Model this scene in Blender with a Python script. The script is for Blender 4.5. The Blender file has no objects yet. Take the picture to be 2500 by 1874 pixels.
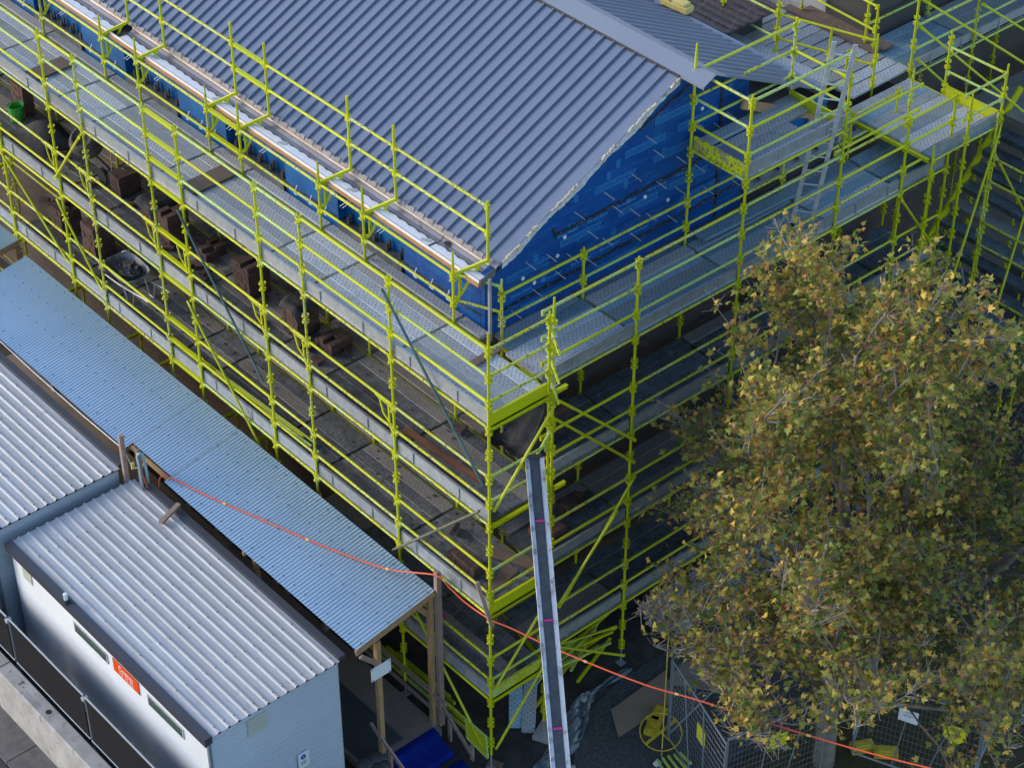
import bpy, math, random
from mathutils import Vector, Matrix
R=math.radians
random.seed(7)
S=bpy.context.scene
# ---------------------------------------------------------------- camera
def make_camera():
    p,h,r=0.6666838,0.8515733,0.00161752
    f=Vector((math.cos(h)*math.cos(p),math.sin(h)*math.cos(p),-math.sin(p)))
    rt=Vector((math.sin(h),-math.cos(h),0)); up=rt.cross(f)
    rt2=rt*math.cos(r)+up*math.sin(r); up2=-rt*math.sin(r)+up*math.cos(r)
    cd=bpy.data.cameras.new('camera'); c=bpy.data.objects.new('camera',cd); S.collection.objects.link(c)
    m=Matrix((rt2,up2,-f)).transposed().to_4x4(); m.translation=Vector((-16.2786,-19.1200,28.2929)); c.matrix_world=m
    cd.sensor_width=36; cd.lens=5230.12*36/2500; cd.clip_start=1; cd.clip_end=2000
    S.camera=c
make_camera()
SUN_AZ=R(122)   # direction towards the sun, measured from +X towards +Y
SUN_EL=R(21)
w=bpy.data.worlds.new('World'); S.world=w; w.use_nodes=True
nt=w.node_tree; bg=nt.nodes['Background']; sk=nt.nodes.new('ShaderNodeTexSky')
sk.sky_type='NISHITA'; sk.sun_disc=False; sk.sun_elevation=SUN_EL; sk.sun_rotation=R(90)-SUN_AZ
sk.air_density=1.0; sk.dust_density=1.0; sk.ozone_density=2.0
nt.links.new(sk.outputs[0],bg.inputs[0]); bg.inputs[1].default_value=0.15
sd=bpy.data.lights.new('sun','SUN'); sd.energy=0.85; sd.angle=R(16); sd.color=(1,.88,.74)
so=bpy.data.objects.new('sun',sd); S.collection.objects.link(so)
so.rotation_euler=Vector((math.cos(SUN_AZ)*math.cos(SUN_EL),math.sin(SUN_AZ)*math.cos(SUN_EL),math.sin(SUN_EL))).to_track_quat('Z','Y').to_euler()
S.view_settings.view_transform='Standard'; S.view_settings.look='None'; S.view_settings.gamma=1; S.view_settings.exposure=1.15
S.render.engine='CYCLES'
# ---------------------------------------------------------------- materials
def newmat(name):
    m=bpy.data.materials.new(name); m.use_nodes=True; nt=m.node_tree
    return m,nt,nt.nodes['Principled BSDF']
class N:
    def __init__(s,nt): s.nt=nt
    def n(s,t,**k):
        n=s.nt.nodes.new('ShaderNode'+t)
        for a,b in k.items(): setattr(n,a,b)
        return n
    def set(s,inp,v):
        if hasattr(v,'is_linked') or hasattr(v,'links'): s.nt.links.new(v,inp)
        else:
            if isinstance(v,tuple) and len(v)==3 and len(inp.default_value)==4: v=v+(1,)
            inp.default_value=v
    def coord(s,kind='Object'): return s.n('TexCoord').outputs[kind]
    def math(s,op,a,b=0,c=None):
        m=s.n('Math',operation=op); s.set(m.inputs[0],a); s.set(m.inputs[1],b)
        if c is not None: s.set(m.inputs[2],c)
        return m.outputs[0]
    def noise(s,scale,vec=None,detail=4,rough=.6):
        n=s.n('TexNoise'); n.inputs['Scale'].default_value=scale; n.inputs['Detail'].default_value=detail; n.inputs['Roughness'].default_value=rough
        if vec is not None: s.nt.links.new(vec,n.inputs['Vector'])
        return n.outputs[0]
    def ramp(s,fac,a,b):
        n=s.n('MapRange'); n.clamp=True; s.set(n.inputs[0],fac); n.inputs[1].default_value=a; n.inputs[2].default_value=b
        return n.outputs[0]
    def mix(s,fac,a,b):
        n=s.n('Mix',data_type='RGBA'); s.set(n.inputs[0],fac); s.set(n.inputs[6],a); s.set(n.inputs[7],b); return n.outputs[2]
    def mapping(s,vec,scale):
        n=s.n('Mapping'); n.inputs['Scale'].default_value=scale; s.nt.links.new(vec,n.inputs[0]); return n.outputs[0]
    def bump(s,h,strength,dist=.01):
        n=s.n('Bump'); n.inputs['Strength'].default_value=strength; n.inputs['Distance'].default_value=dist; s.nt.links.new(h,n.inputs['Height']); return n.outputs[0]
def M(name,c1,c2=None,sc=6,lo=.45,hi=.6,c3=None,sc3=25,lo3=.6,hi3=.68,rough=.6,metal=0,bump=0,bsc=60,vary=0,stretch=None,spec=.5):
    m,nt,b=newmat(name); g=N(nt); v=g.coord()
    if stretch: v=g.mapping(v,stretch)
    oi=g.n('ObjectInfo').outputs['Random']
    if vary:
        a=g.n('VectorMath',operation='ADD'); nt.links.new(v,a.inputs[0]); cb=g.n('CombineXYZ')
        nt.links.new(g.math('MULTIPLY',oi,37.0),cb.inputs[0]); nt.links.new(g.math('MULTIPLY',oi,91.0),cb.inputs[1]); nt.links.new(cb.outputs[0],a.inputs[1]); v=a.outputs[0]
    col=c1
    if c2: col=g.mix(g.ramp(g.noise(sc,v),lo,hi),c1,c2)
    if c3: col=g.mix(g.ramp(g.noise(sc3,v,3),lo3,hi3),col,c3)
    if vary:
        k=g.math('ADD',g.math('MULTIPLY',oi,vary),1-vary/2)
        h=g.n('HueSaturation'); g.set(h.inputs['Color'],col); nt.links.new(k,h.inputs['Value']); col=h.outputs[0]
    g.set(b.inputs['Base Color'],col); b.inputs['Roughness'].default_value=rough; b.inputs['Metallic'].default_value=metal
    b.inputs['Specular IOR Level'].default_value=spec
    if bump: nt.links.new(g.bump(g.noise(bsc,v,5),bump),b.inputs['Normal'])
    return m
YEL=M('yellow_paint',(.56,.575,.002),(.50,.56,.01),3,.4,.7,(.30,.22,.04),38,.64,.70,rough=.42,vary=.15)
YELW=M('worn_yellow_paint',(.54,.56,.01),(.52,.58,.20),2.2,.45,.65,(.16,.10,.04),22,.57,.63,rough=.5,vary=.2)
YELG=M('faded_green_yellow_paint',(.45,.60,.17),(.52,.57,.03),1.7,.45,.62,(.18,.12,.05),26,.59,.65,rough=.5,vary=.2)
YELD=M('chipped_yellow_paint',(.62,.64,.01),(.38,.34,.12),5,.5,.56,(.22,.16,.08),18,.56,.6,rough=.5)
GALV=M('galvanised_steel',(.42,.44,.45),(.30,.32,.34),9,.35,.7,(.22,.22,.21),30,.62,.75,rough=.45,metal=.45,vary=.25)
GALVD=M('dull_green_tube',(.045,.10,.10),(.09,.15,.14),3,.4,.6,rough=.45)
ALU=M('aluminium',(.60,.61,.63),(.45,.46,.48),8,.4,.7,rough=.4,metal=.25)
def plank_mat(name,base,dirt,dirt2,amt,metal=.3):
    m,nt,b=newmat(name); g=N(nt); v=g.coord(); sp=g.n('SeparateXYZ'); nt.links.new(v,sp.inputs[0])
    oi=g.n('ObjectInfo').outputs['Random']
    u=g.math('DIVIDE',sp.outputs[0],.052); fu=g.math('FLOOR',u); par=g.math('MULTIPLY',g.math('MODULO',g.math('ABSOLUTE',fu),2.0),.5)
    vv=g.math('ADD',g.math('DIVIDE',sp.outputs[1],.088),par)
    du=g.math('MULTIPLY',g.math('SUBTRACT',g.math('FRACT',u),.5),.052); dv=g.math('MULTIPLY',g.math('SUBTRACT',g.math('FRACT',vv),.5),.088)
    d=g.math('SQRT',g.math('ADD',g.math('MULTIPLY',du,du),g.math('MULTIPLY',dv,dv)))
    nz=g.n('SeparateXYZ'); nt.links.new(g.coord('Normal'),nz.inputs[0])
    top=g.math('GREATER_THAN',nz.outputs[2],.5)
    inside=g.math('LESS_THAN',g.math('ABSOLUTE',sp.outputs[0]),.098)
    hole=g.math('MULTIPLY',g.math('MULTIPLY',g.math('SUBTRACT',1.0,g.ramp(d,.0085,.013)),top),inside)
    hole=g.math('MULTIPLY',hole,g.math('GREATER_THAN',oi,.10))
    ring=g.math('MULTIPLY',g.math('MULTIPLY',g.ramp(d,.010,.013),g.math('SUBTRACT',1.0,g.ramp(d,.016,.021))),top)
    ad=g.n('VectorMath',operation='ADD'); cb=g.n('CombineXYZ'); nt.links.new(g.math('MULTIPLY',oi,53.0),cb.inputs[0]); nt.links.new(g.math('MULTIPLY',oi,17.0),cb.inputs[1])
    nt.links.new(v,ad.inputs[0]); nt.links.new(cb.outputs[0],ad.inputs[1]); vo=ad.outputs[0]
    c=g.mix(g.ramp(g.noise(3.5,vo,6,.7),.62-amt*.4,.72-amt*.2),base,dirt)
    c=g.mix(g.ramp(g.noise(14,vo,6,.75),.50,.66),c,dirt2)
    c=g.mix(g.math('MULTIPLY',ring,.25),c,(.6,.6,.58))
    h=g.n('HueSaturation'); nt.links.new(c,h.inputs['Color']); nt.links.new(g.math('ADD',g.math('MULTIPLY',g.math('FRACT',g.math('MULTIPLY',oi,3.7)),.62),.68),h.inputs['Value'])
    h.inputs['Saturation'].default_value=1
    pale=g.mix(g.math('MULTIPLY',g.ramp(g.noise(2.2,vo,5),.58,.7),.35),h.outputs[0],(.5,.5,.46))
    warm=g.mix(g.math('GREATER_THAN',g.math('FRACT',g.math('MULTIPLY',oi,7.3)),.7),pale,g.mix(.45,pale,(.42,.36,.30)))
    col=g.mix(hole,warm,(.01,.01,.012))
    nt.links.new(col,b.inputs['Base Color']); b.inputs['Roughness'].default_value=.5; b.inputs['Metallic'].default_value=metal
    nt.links.new(g.bump(g.noise(30,vo,4),.25,.004),b.inputs['Normal'])
    return m
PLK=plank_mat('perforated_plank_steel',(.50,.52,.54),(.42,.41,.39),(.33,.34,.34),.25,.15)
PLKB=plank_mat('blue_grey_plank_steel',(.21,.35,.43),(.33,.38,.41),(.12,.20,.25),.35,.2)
PLKD=plank_mat('mortar_dusted_shaded_plank_steel',(.16,.17,.185),(.085,.082,.084),(.050,.049,.052),.45,.1)  # mortar dust, with the lower decks' shade also put into the dark tone
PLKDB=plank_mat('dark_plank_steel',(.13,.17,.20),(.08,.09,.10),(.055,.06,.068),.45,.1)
WOOD=M('grey_timber',(.20,.13,.09),(.13,.09,.07),3,.4,.65,rough=.8,stretch=(20,1.5,20),bump=.3,vary=.3)
PLY=M('dusty_plywood',(.22,.15,.11),(.13,.09,.07),2,.4,.65,rough=.85,stretch=(6,14,6),vary=.25)
PINE=M('pine_timber',(.42,.26,.13),(.33,.19,.09),3,.4,.65,rough=.7,stretch=(12,12,1.5),vary=.25)
PINEH=M('orange_pine_batten',(.52,.27,.10),(.40,.20,.08),3,.4,.65,rough=.7,stretch=(12,1.2,12))
CEDAR=M('red_timber',(.24,.10,.05),(.15,.06,.04),3,.4,.65,rough=.7,stretch=(12,1.2,12))
RAWW=M('weathered_timber_rail',(.36,.26,.21),(.26,.18,.15),3,.4,.65,rough=.8,stretch=(9,9,2),vary=.25)
ROOF=M('slate_roof_steel',(.165,.20,.285),(.155,.19,.27),1.5,.4,.7,rough=.42,metal=.15,spec=.5)
ROOFB=M('slate_roof_steel_back',(.225,.25,.32),(.21,.235,.31),1.5,.4,.7,rough=.45,metal=.15)
CAPM=M('ridge_cap_steel',(.20,.235,.30),(.19,.22,.285),.8,.4,.7,rough=.42,metal=.1)
GUT=M('gutter_steel',(.30,.29,.31),(.22,.20,.21),2.0,.4,.62,(.17,.10,.08),12,.62,.7,rough=.30,metal=.55,stretch=(1,.35,1))
LIPREFL=M('white_lip_and_sky_reflection',(.80,.80,.83),(.72,.73,.77),4,.5,.7,rough=.35)  # white for the gutter lip and the painted sky reflection
FOAM=M('foam_insulation',(.50,.42,.30),(.62,.55,.42),9,.4,.6,(.22,.16,.10),20,.58,.66,rough=.9,bump=.6,bsc=40)
FOIL=M('foil_sarking',(.80,.83,.88),(.55,.58,.64),14,.4,.6,(.45,.36,.22),6,.60,.66,rough=.4,metal=.2,bump=1,bsc=22)
TAPE=M('black_seam_tape',(.02,.02,.025),(.16,.14,.12),22,.56,.62,rough=.6,stretch=(1,1,1))
def membrane():
    m,nt,b=newmat('blue_membrane'); g=N(nt); v=g.coord(); sp=g.n('SeparateXYZ'); nt.links.new(v,sp.inputs[0])
    c=g.mix(g.ramp(g.noise(1.1,v,3),.35,.7),(.0,.055,.25),(.0,.085,.34))
    # fine printed lines (the sheet is printed all over)
    h=g.math('ADD',sp.outputs[0],sp.outputs[1])
    line=g.math('LESS_THAN',g.math('FRACT',g.math('DIVIDE',sp.outputs[2],.062)),.20)
    blk=g.ramp(g.noise(1.0,g.mapping(v,(1.6,1.6,7)),1),.56,.58)
    tick=g.ramp(g.noise(1.0,g.mapping(v,(55,55,4)),1),.45,.5)
    k=g.math('MULTIPLY',g.math('MULTIPLY',g.math('MULTIPLY',line,blk),tick),.55)
    c=g.mix(k,c,(.05,.32,.68))
    nt.links.new(c,b.inputs['Base Color']); b.inputs['Roughness'].default_value=.42
    nt.links.new(g.bump(g.noise(2.0,g.mapping(v,(1,1,.8)),3,.5),.7,.08),b.inputs['Normal'])
    return m
MEM=membrane()
MEML=M('blue_membrane_lapped',(.0,.12,.36),(.0,.085,.28),2,.4,.6,rough=.45,bump=.8,bsc=4)
PRINT=M('pale_blue_print',(.012,.15,.42),rough=.5); PRINT2=M('light_blue_print',(.10,.42,.78),rough=.5)
WHITE=M('white_plastic',(.78,.80,.82),rough=.4)
STEELD=M('charcoal_steel',(.055,.058,.065),(.04,.042,.05),3,rough=.45)
SILL=M('grey_lintel_steel',(.12,.125,.135),(.085,.09,.10),5,rough=.4,metal=.3)
def brick_mat(name,a,b_,mort,sx=.24,sz=.086):
    m,nt,b=newmat(name); g=N(nt); v=g.coord(); sp=g.n('SeparateXYZ'); nt.links.new(v,sp.inputs[0]); cb=g.n('CombineXYZ')
    nt.links.new(g.math('ADD',sp.outputs[0],sp.outputs[1]),cb.inputs[0]); nt.links.new(sp.outputs[2],cb.inputs[1])
    t=g.n('TexBrick'); nt.links.new(cb.outputs[0],t.inputs[0]); t.inputs['Scale'].default_value=1; t.inputs['Brick Width'].default_value=sx; t.inputs['Row Height'].default_value=sz
    t.inputs['Mortar Size'].default_value=.006; t.inputs['Color1'].default_value=a+(1,); t.inputs['Color2'].default_value=b_+(1,); t.inputs['Mortar'].default_value=mort+(1,)
    nt.links.new(t.outputs[0],b.inputs['Base Color']); b.inputs['Roughness'].default_value=.85
    nt.links.new(g.bump(t.outputs[1],-.6,.01),b.inputs['Normal']); return m
BRW=brick_mat('brown_brickwork',(.11,.075,.068),(.075,.055,.052),(.05,.046,.045))
BRK=M('brown_brick',(.115,.062,.050),(.075,.043,.038),6,.4,.6,rough=.9,vary=.5,bump=.3)
TARP=M('black_tarpaulin',(.022,.024,.028),(.045,.045,.047),5,.4,.6,rough=.75,spec=.25,bump=1,bsc=6)
MORT=M('grey_mortar',(.10,.105,.115),(.05,.052,.06),12,.4,.6,rough=.9,bump=1,bsc=30)
CONC=M('barrier_concrete',(.34,.32,.30),(.46,.44,.42),2.2,.4,.65,(.22,.21,.20),7,.60,.72,rough=.85,bump=.25,bsc=50)
FOOT=M('kerb_concrete',(.15,.135,.125),(.10,.09,.085),4,.4,.65,rough=.9,bump=.4,bsc=40)
ASPH=M('asphalt',(.045,.045,.048),(.06,.06,.06),30,.4,.6,rough=.95,bump=.5,bsc=90)
GRAV=M('dark_gravel',(.045,.047,.052),(.085,.086,.09),26,.45,.6,(.15,.15,.15),42,.66,.70,rough=.9,bump=.8,bsc=60)
SOIL=M('dark_soil',(.036,.031,.029),(.065,.058,.054),3,.4,.65,(.13,.12,.11),36,.68,.72,rough=.95,bump=.8,bsc=25)
GRASS=M('leaf_litter',(.045,.045,.015),(.07,.05,.022),9,.4,.6,(.12,.08,.03),30,.6,.68,rough=.95,bump=.8,bsc=50)
COR=M('awning_steel',(.42,.56,.70),(.38,.52,.66),1,.4,.7,rough=.28,metal=.55)
OFR=M('office_roof_steel',(.54,.54,.56),(.46,.46,.47),1.3,.35,.65,(.28,.27,.27),9,.62,.72,rough=.42,metal=.2,stretch=(3,.6,1))
OFW=M('office_wall_steel',(.44,.48,.53),(.41,.45,.50),1,.4,.7,rough=.45,metal=.1)
TRIM=M('charcoal_trim',(.055,.058,.075),rough=.4)
GLS=M('louvre_glass',(.02,.05,.045),rough=.1,spec=.8)
VENT=M('cream_vent',(.50,.52,.45),rough=.6)
ORG=M('orange_sign_vinyl',(.80,.085,.01),rough=.45)
RED=M('red_plastic',(.55,.03,.02),rough=.5)
BLK=M('black_shade_cloth',(.010,.010,.014),(.014,.014,.018),40,rough=.95,spec=.2)
ORC=M('orange_cable',(.70,.10,.04),rough=.45)
PINK=M('pink_paint',(.65,.03,.25),rough=.6)
CARP=M('blue_carpet',(.004,.014,.16),(.006,.02,.20),8,.4,.6,rough=1,bump=.6,bsc=120,spec=.1)
DECK=M('walkway_ply',(.25,.19,.155),(.19,.145,.12),1.4,.35,.65,rough=.85)
MAT_=M('grey_mesh_mat',(.10,.105,.11),(.06,.065,.07),60,.45,.55,rough=.9)
GRNB=M('green_bucket_plastic',(.07,.40,.06),rough=.4)
BELT=M('conveyor_belt_rubber',(.06,.065,.07),(.085,.09,.095),8,.4,.6,rough=.7)
RAILM=M('paint_splashed_aluminium',(.64,.63,.67),(.30,.27,.27),5,.5,.64,rough=.5,metal=.1)
CARD=M('brown_board',(.30,.215,.155),(.27,.19,.14),2,rough=.8)
PLAS=M('clear_builders_plastic',(.12,.15,.18),(.22,.26,.30),5,.5,.7,rough=.25,bump=1,bsc=9)
WYEL=M('yellow_weight_plastic',(.60,.44,.02),(.45,.30,.03),7,.45,.6,rough=.5)
CYEL=M('cream_yellow_plastic',(.66,.52,.16),rough=.5)
BOXD=M('dark_render',(.075,.07,.064),(.06,.055,.05),1.5,.4,.7,rough=.85)
PALEW=M('pale_grey_wall',(.42,.42,.45),rough=.8)
DKRF=M('dusty_brown_roof_steel',(.062,.052,.06),(.16,.14,.14),5,.48,.75,rough=.5,stretch=(1,6,1))
FEN=M('fence_steel',(.30,.34,.38),rough=.4,metal=.5)
SIGNY=M('yellow_sign_plate',(.70,.66,.02),rough=.5); INK=M('black_ink',(.015,.015,.015),rough=.6); INKB=M('blue_ink',(.01,.10,.40),rough=.5)
# ---------------------------------------------------------------- mesh helpers
class MB:
    def __init__(s): s.v=[];s.f=[];s.mi=[];s.cur=0
    def add(s,vs,fs):
        o=len(s.v); s.v+= [tuple(v) for v in vs]; s.f+=[tuple(i+o for i in f) for f in fs]; s.mi+=[s.cur]*len(fs); return s
    def box(s,x0,x1,y0,y1,z0,z1):
        return s.add([(x,y,z) for x in (x0,x1) for y in (y0,y1) for z in (z0,z1)],[(0,1,3,2),(4,6,7,5),(0,4,5,1),(2,3,7,6),(0,2,6,4),(1,5,7,3)])
    def obox(s,c,u,v,w,a,b,d):
        c=Vector(c); vs=[c+u*(i*a/2)+v*(j*b/2)+w*(k*d/2) for i in(-1,1) for j in(-1,1) for k in(-1,1)]
        return s.add(vs,[(0,1,3,2),(4,6,7,5),(0,4,5,1),(2,3,7,6),(0,2,6,4),(1,5,7,3)])
    def beam(s,p,q,w,h,up=(0,0,1)):
        p=Vector(p);q=Vector(q);d=(q-p); L=d.length; d.normalize(); up=Vector(up)
        if abs(d.dot(up))>.98: up=Vector((0,1,0))
        sd=d.cross(up).normalized(); u2=sd.cross(d)
        return s.obox((p+q)/2,d,sd,u2,L,w,h)
    def tube(s,p,q,r,n=8,r2=None,caps=True):
        p=Vector(p);q=Vector(q);d=(q-p).normalized(); a=Vector((0,0,1)) if abs(d.z)<.9 else Vector((1,0,0))
        x=d.cross(a).normalized(); y=d.cross(x); r2=r if r2 is None else r2
        vs=[];fs=[]
        for k in range(n):
            t=2*math.pi*k/n; e=x*math.cos(t)+y*math.sin(t); vs+= [p+e*r,q+e*r2]
        for k in range(n):
            a_=2*k;b_=2*((k+1)%n); fs.append((a_,b_,b_+1,a_+1))
        if caps: fs.append(tuple(2*k for k in range(n-1,-1,-1))); fs.append(tuple(2*k+1 for k in range(n)))
        return s.add(vs,fs)
    def path(s,pts,r,n=6):
        pts=[Vector(p) for p in pts]; vs=[];fs=[]
        for i,p in enumerate(pts):
            d=(pts[min(i+1,len(pts)-1)]-pts[max(i-1,0)]).normalized(); a=Vector((0,0,1)) if abs(d.z)<.9 else Vector((1,0,0))
            x=d.cross(a).normalized(); y=d.cross(x); rr=r[i] if isinstance(r,(list,tuple)) else r
            for k in range(n): t=2*math.pi*k/n; vs.append(p+(x*math.cos(t)+y*math.sin(t))*rr)
        for i in range(len(pts)-1):
            for k in range(n): fs.append((i*n+k,i*n+(k+1)%n,(i+1)*n+(k+1)%n,(i+1)*n+k))
        fs.append(tuple(range(n-1,-1,-1))); fs.append(tuple((len(pts)-1)*n+k for k in range(n)))
        return s.add(vs,fs)
    def prism(s,poly,off):   # polygon (3D points) extruded by vector
        n=len(poly); off=Vector(off); vs=[Vector(p) for p in poly]+[Vector(p)+off for p in poly]
        fs=[tuple(range(n)),tuple(range(2*n-1,n-1,-1))]+[(i,i+n,(i+1)%n+n,(i+1)%n) for i in range(n)]
        return s.add(vs,fs)
    def ribbon(s,prof,d,closed=False): # profile points swept by vector (thin sheet with thickness if closed)
        n=len(prof); d=Vector(d); vs=[Vector(p) for p in prof]+[Vector(p)+d for p in prof]
        fs=[(i,i+1,i+1+n,i+n) for i in range(n-1)]
        if closed: fs.append((n-1,0,n,2*n-1)); fs.append(tuple(range(n-1,-1,-1))); fs.append(tuple(range(n,2*n)))
        return s.add(vs,fs)
    def lathe(s,c,prof,n=20):
        c=Vector(c); vs=[];m=len(prof)
        for r,z in prof:
            for k in range(n): t=2*math.pi*k/n; vs.append(c+Vector((r*math.cos(t),r*math.sin(t),z)))
        return s.add(vs,[(i*n+k,i*n+(k+1)%n,(i+1)*n+(k+1)%n,(i+1)*n+k) for i in range(m-1) for k in range(n)])
    def build(s,name,mats,parent=None,smooth=False,origin=None):
        if not isinstance(mats,(list,tuple)): mats=[mats]
        if parent is not None: o0=WL[parent.name]
        elif origin is not None: o0=Vector(origin)
        else:
            xs=[v[0] for v in s.v];ys=[v[1] for v in s.v];zs=[v[2] for v in s.v]; o0=Vector(((min(xs)+max(xs))/2,(min(ys)+max(ys))/2,min(zs)))
        me=bpy.data.meshes.new(name); me.from_pydata([(v[0]-o0.x,v[1]-o0.y,v[2]-o0.z) for v in s.v],[],s.f)
        for m in mats: me.materials.append(m)
        if len(mats)>1: me.polygons.foreach_set('material_index',s.mi)
        if smooth: me.polygons.foreach_set('use_smooth',[True]*len(s.f))
        me.update()
        ob=bpy.data.objects.new(name,me); S.collection.objects.link(ob)
        if parent is not None: ob.parent=parent
        else: ob.location=o0
        WL[ob.name]=o0.copy()
        return ob
WL={}
def tag(o,label=None,cat=None,group=None,kind=None):
    if label: o['label']=label
    if cat: o['category']=cat
    if group: o['group']=group
    if kind: o['kind']=kind
    return o
def thing(name,loc,label,cat,group=None):
    o=bpy.data.objects.new(name,None); S.collection.objects.link(o); o.location=loc; o.empty_display_size=.2; WL[o.name]=Vector(loc); return tag(o,label,cat,group)
def text(s_,size,loc,rot,mat,parent,name='lettering',align='LEFT',thick=.001):
    cu=bpy.data.curves.new('t','FONT'); cu.body=s_; cu.size=size; cu.align_x=align; cu.extrude=thick; cu.resolution_u=2
    tmp=bpy.data.objects.new('t',cu); S.collection.objects.link(tmp)
    me=bpy.data.meshes.new_from_object(tmp); bpy.data.objects.remove(tmp); bpy.data.curves.remove(cu)
    mt=Matrix.Translation(Vector(loc)-WL[parent.name])@rot.to_4x4(); me.transform(mt); me.materials.clear(); me.materials.append(mat)
    me.name=name; o=bpy.data.objects.new(name,me); S.collection.objects.link(o); o.parent=parent; WL[o.name]=WL[parent.name]; return o
from mathutils import Euler
ROT_S=Euler((R(90),0,0)).to_matrix()          # reads along +x, faces -y
ROT_W=Euler((R(90),0,R(-90))).to_matrix()     # reads along -y, faces -x
def rr(a,b): return random.uniform(a,b)
#EARLY
# ---------------------------------------------------------------- the setting
def setting():
    MB().box(-60,80,-60,90,-.3,0).build('ground',SOIL,origin=(0,0,0))['kind']='structure'
    g=MB(); 
    pts=[(1.0,-1.0),(1.9,-.15),(3.2,.1),(4.6,.05),(6.5,-.3),(6.4,-2.4),(4.9,-2.5),(3.0,-2.6),(2.4,-4.5),(-2,-4.5),(-1.0,-1.6)]
    g.prism([(x,y,.001) for x,y in pts],(0,0,.012)).build('gravel_path',GRAV,origin=(0,0,0))['kind']='structure'
    MB().box(2.6,14,-9,-2.75,.001,.018).build('verge',GRASS,origin=(0,0,0))['kind']='structure'
    g=MB()
    for i in range(12): g.box(-6.28+rr(-.004,.004),-5.3,-2+i*1.27,-2+i*1.27+1.25,0,.10)
    g.build('pavement',FOOT,origin=(0,0,0))['kind']='structure'
    MB().box(-20,-6.30,-14,30,.001,.03).build('road',ASPH,origin=(0,0,0))['kind']='structure'
setting()
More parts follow.
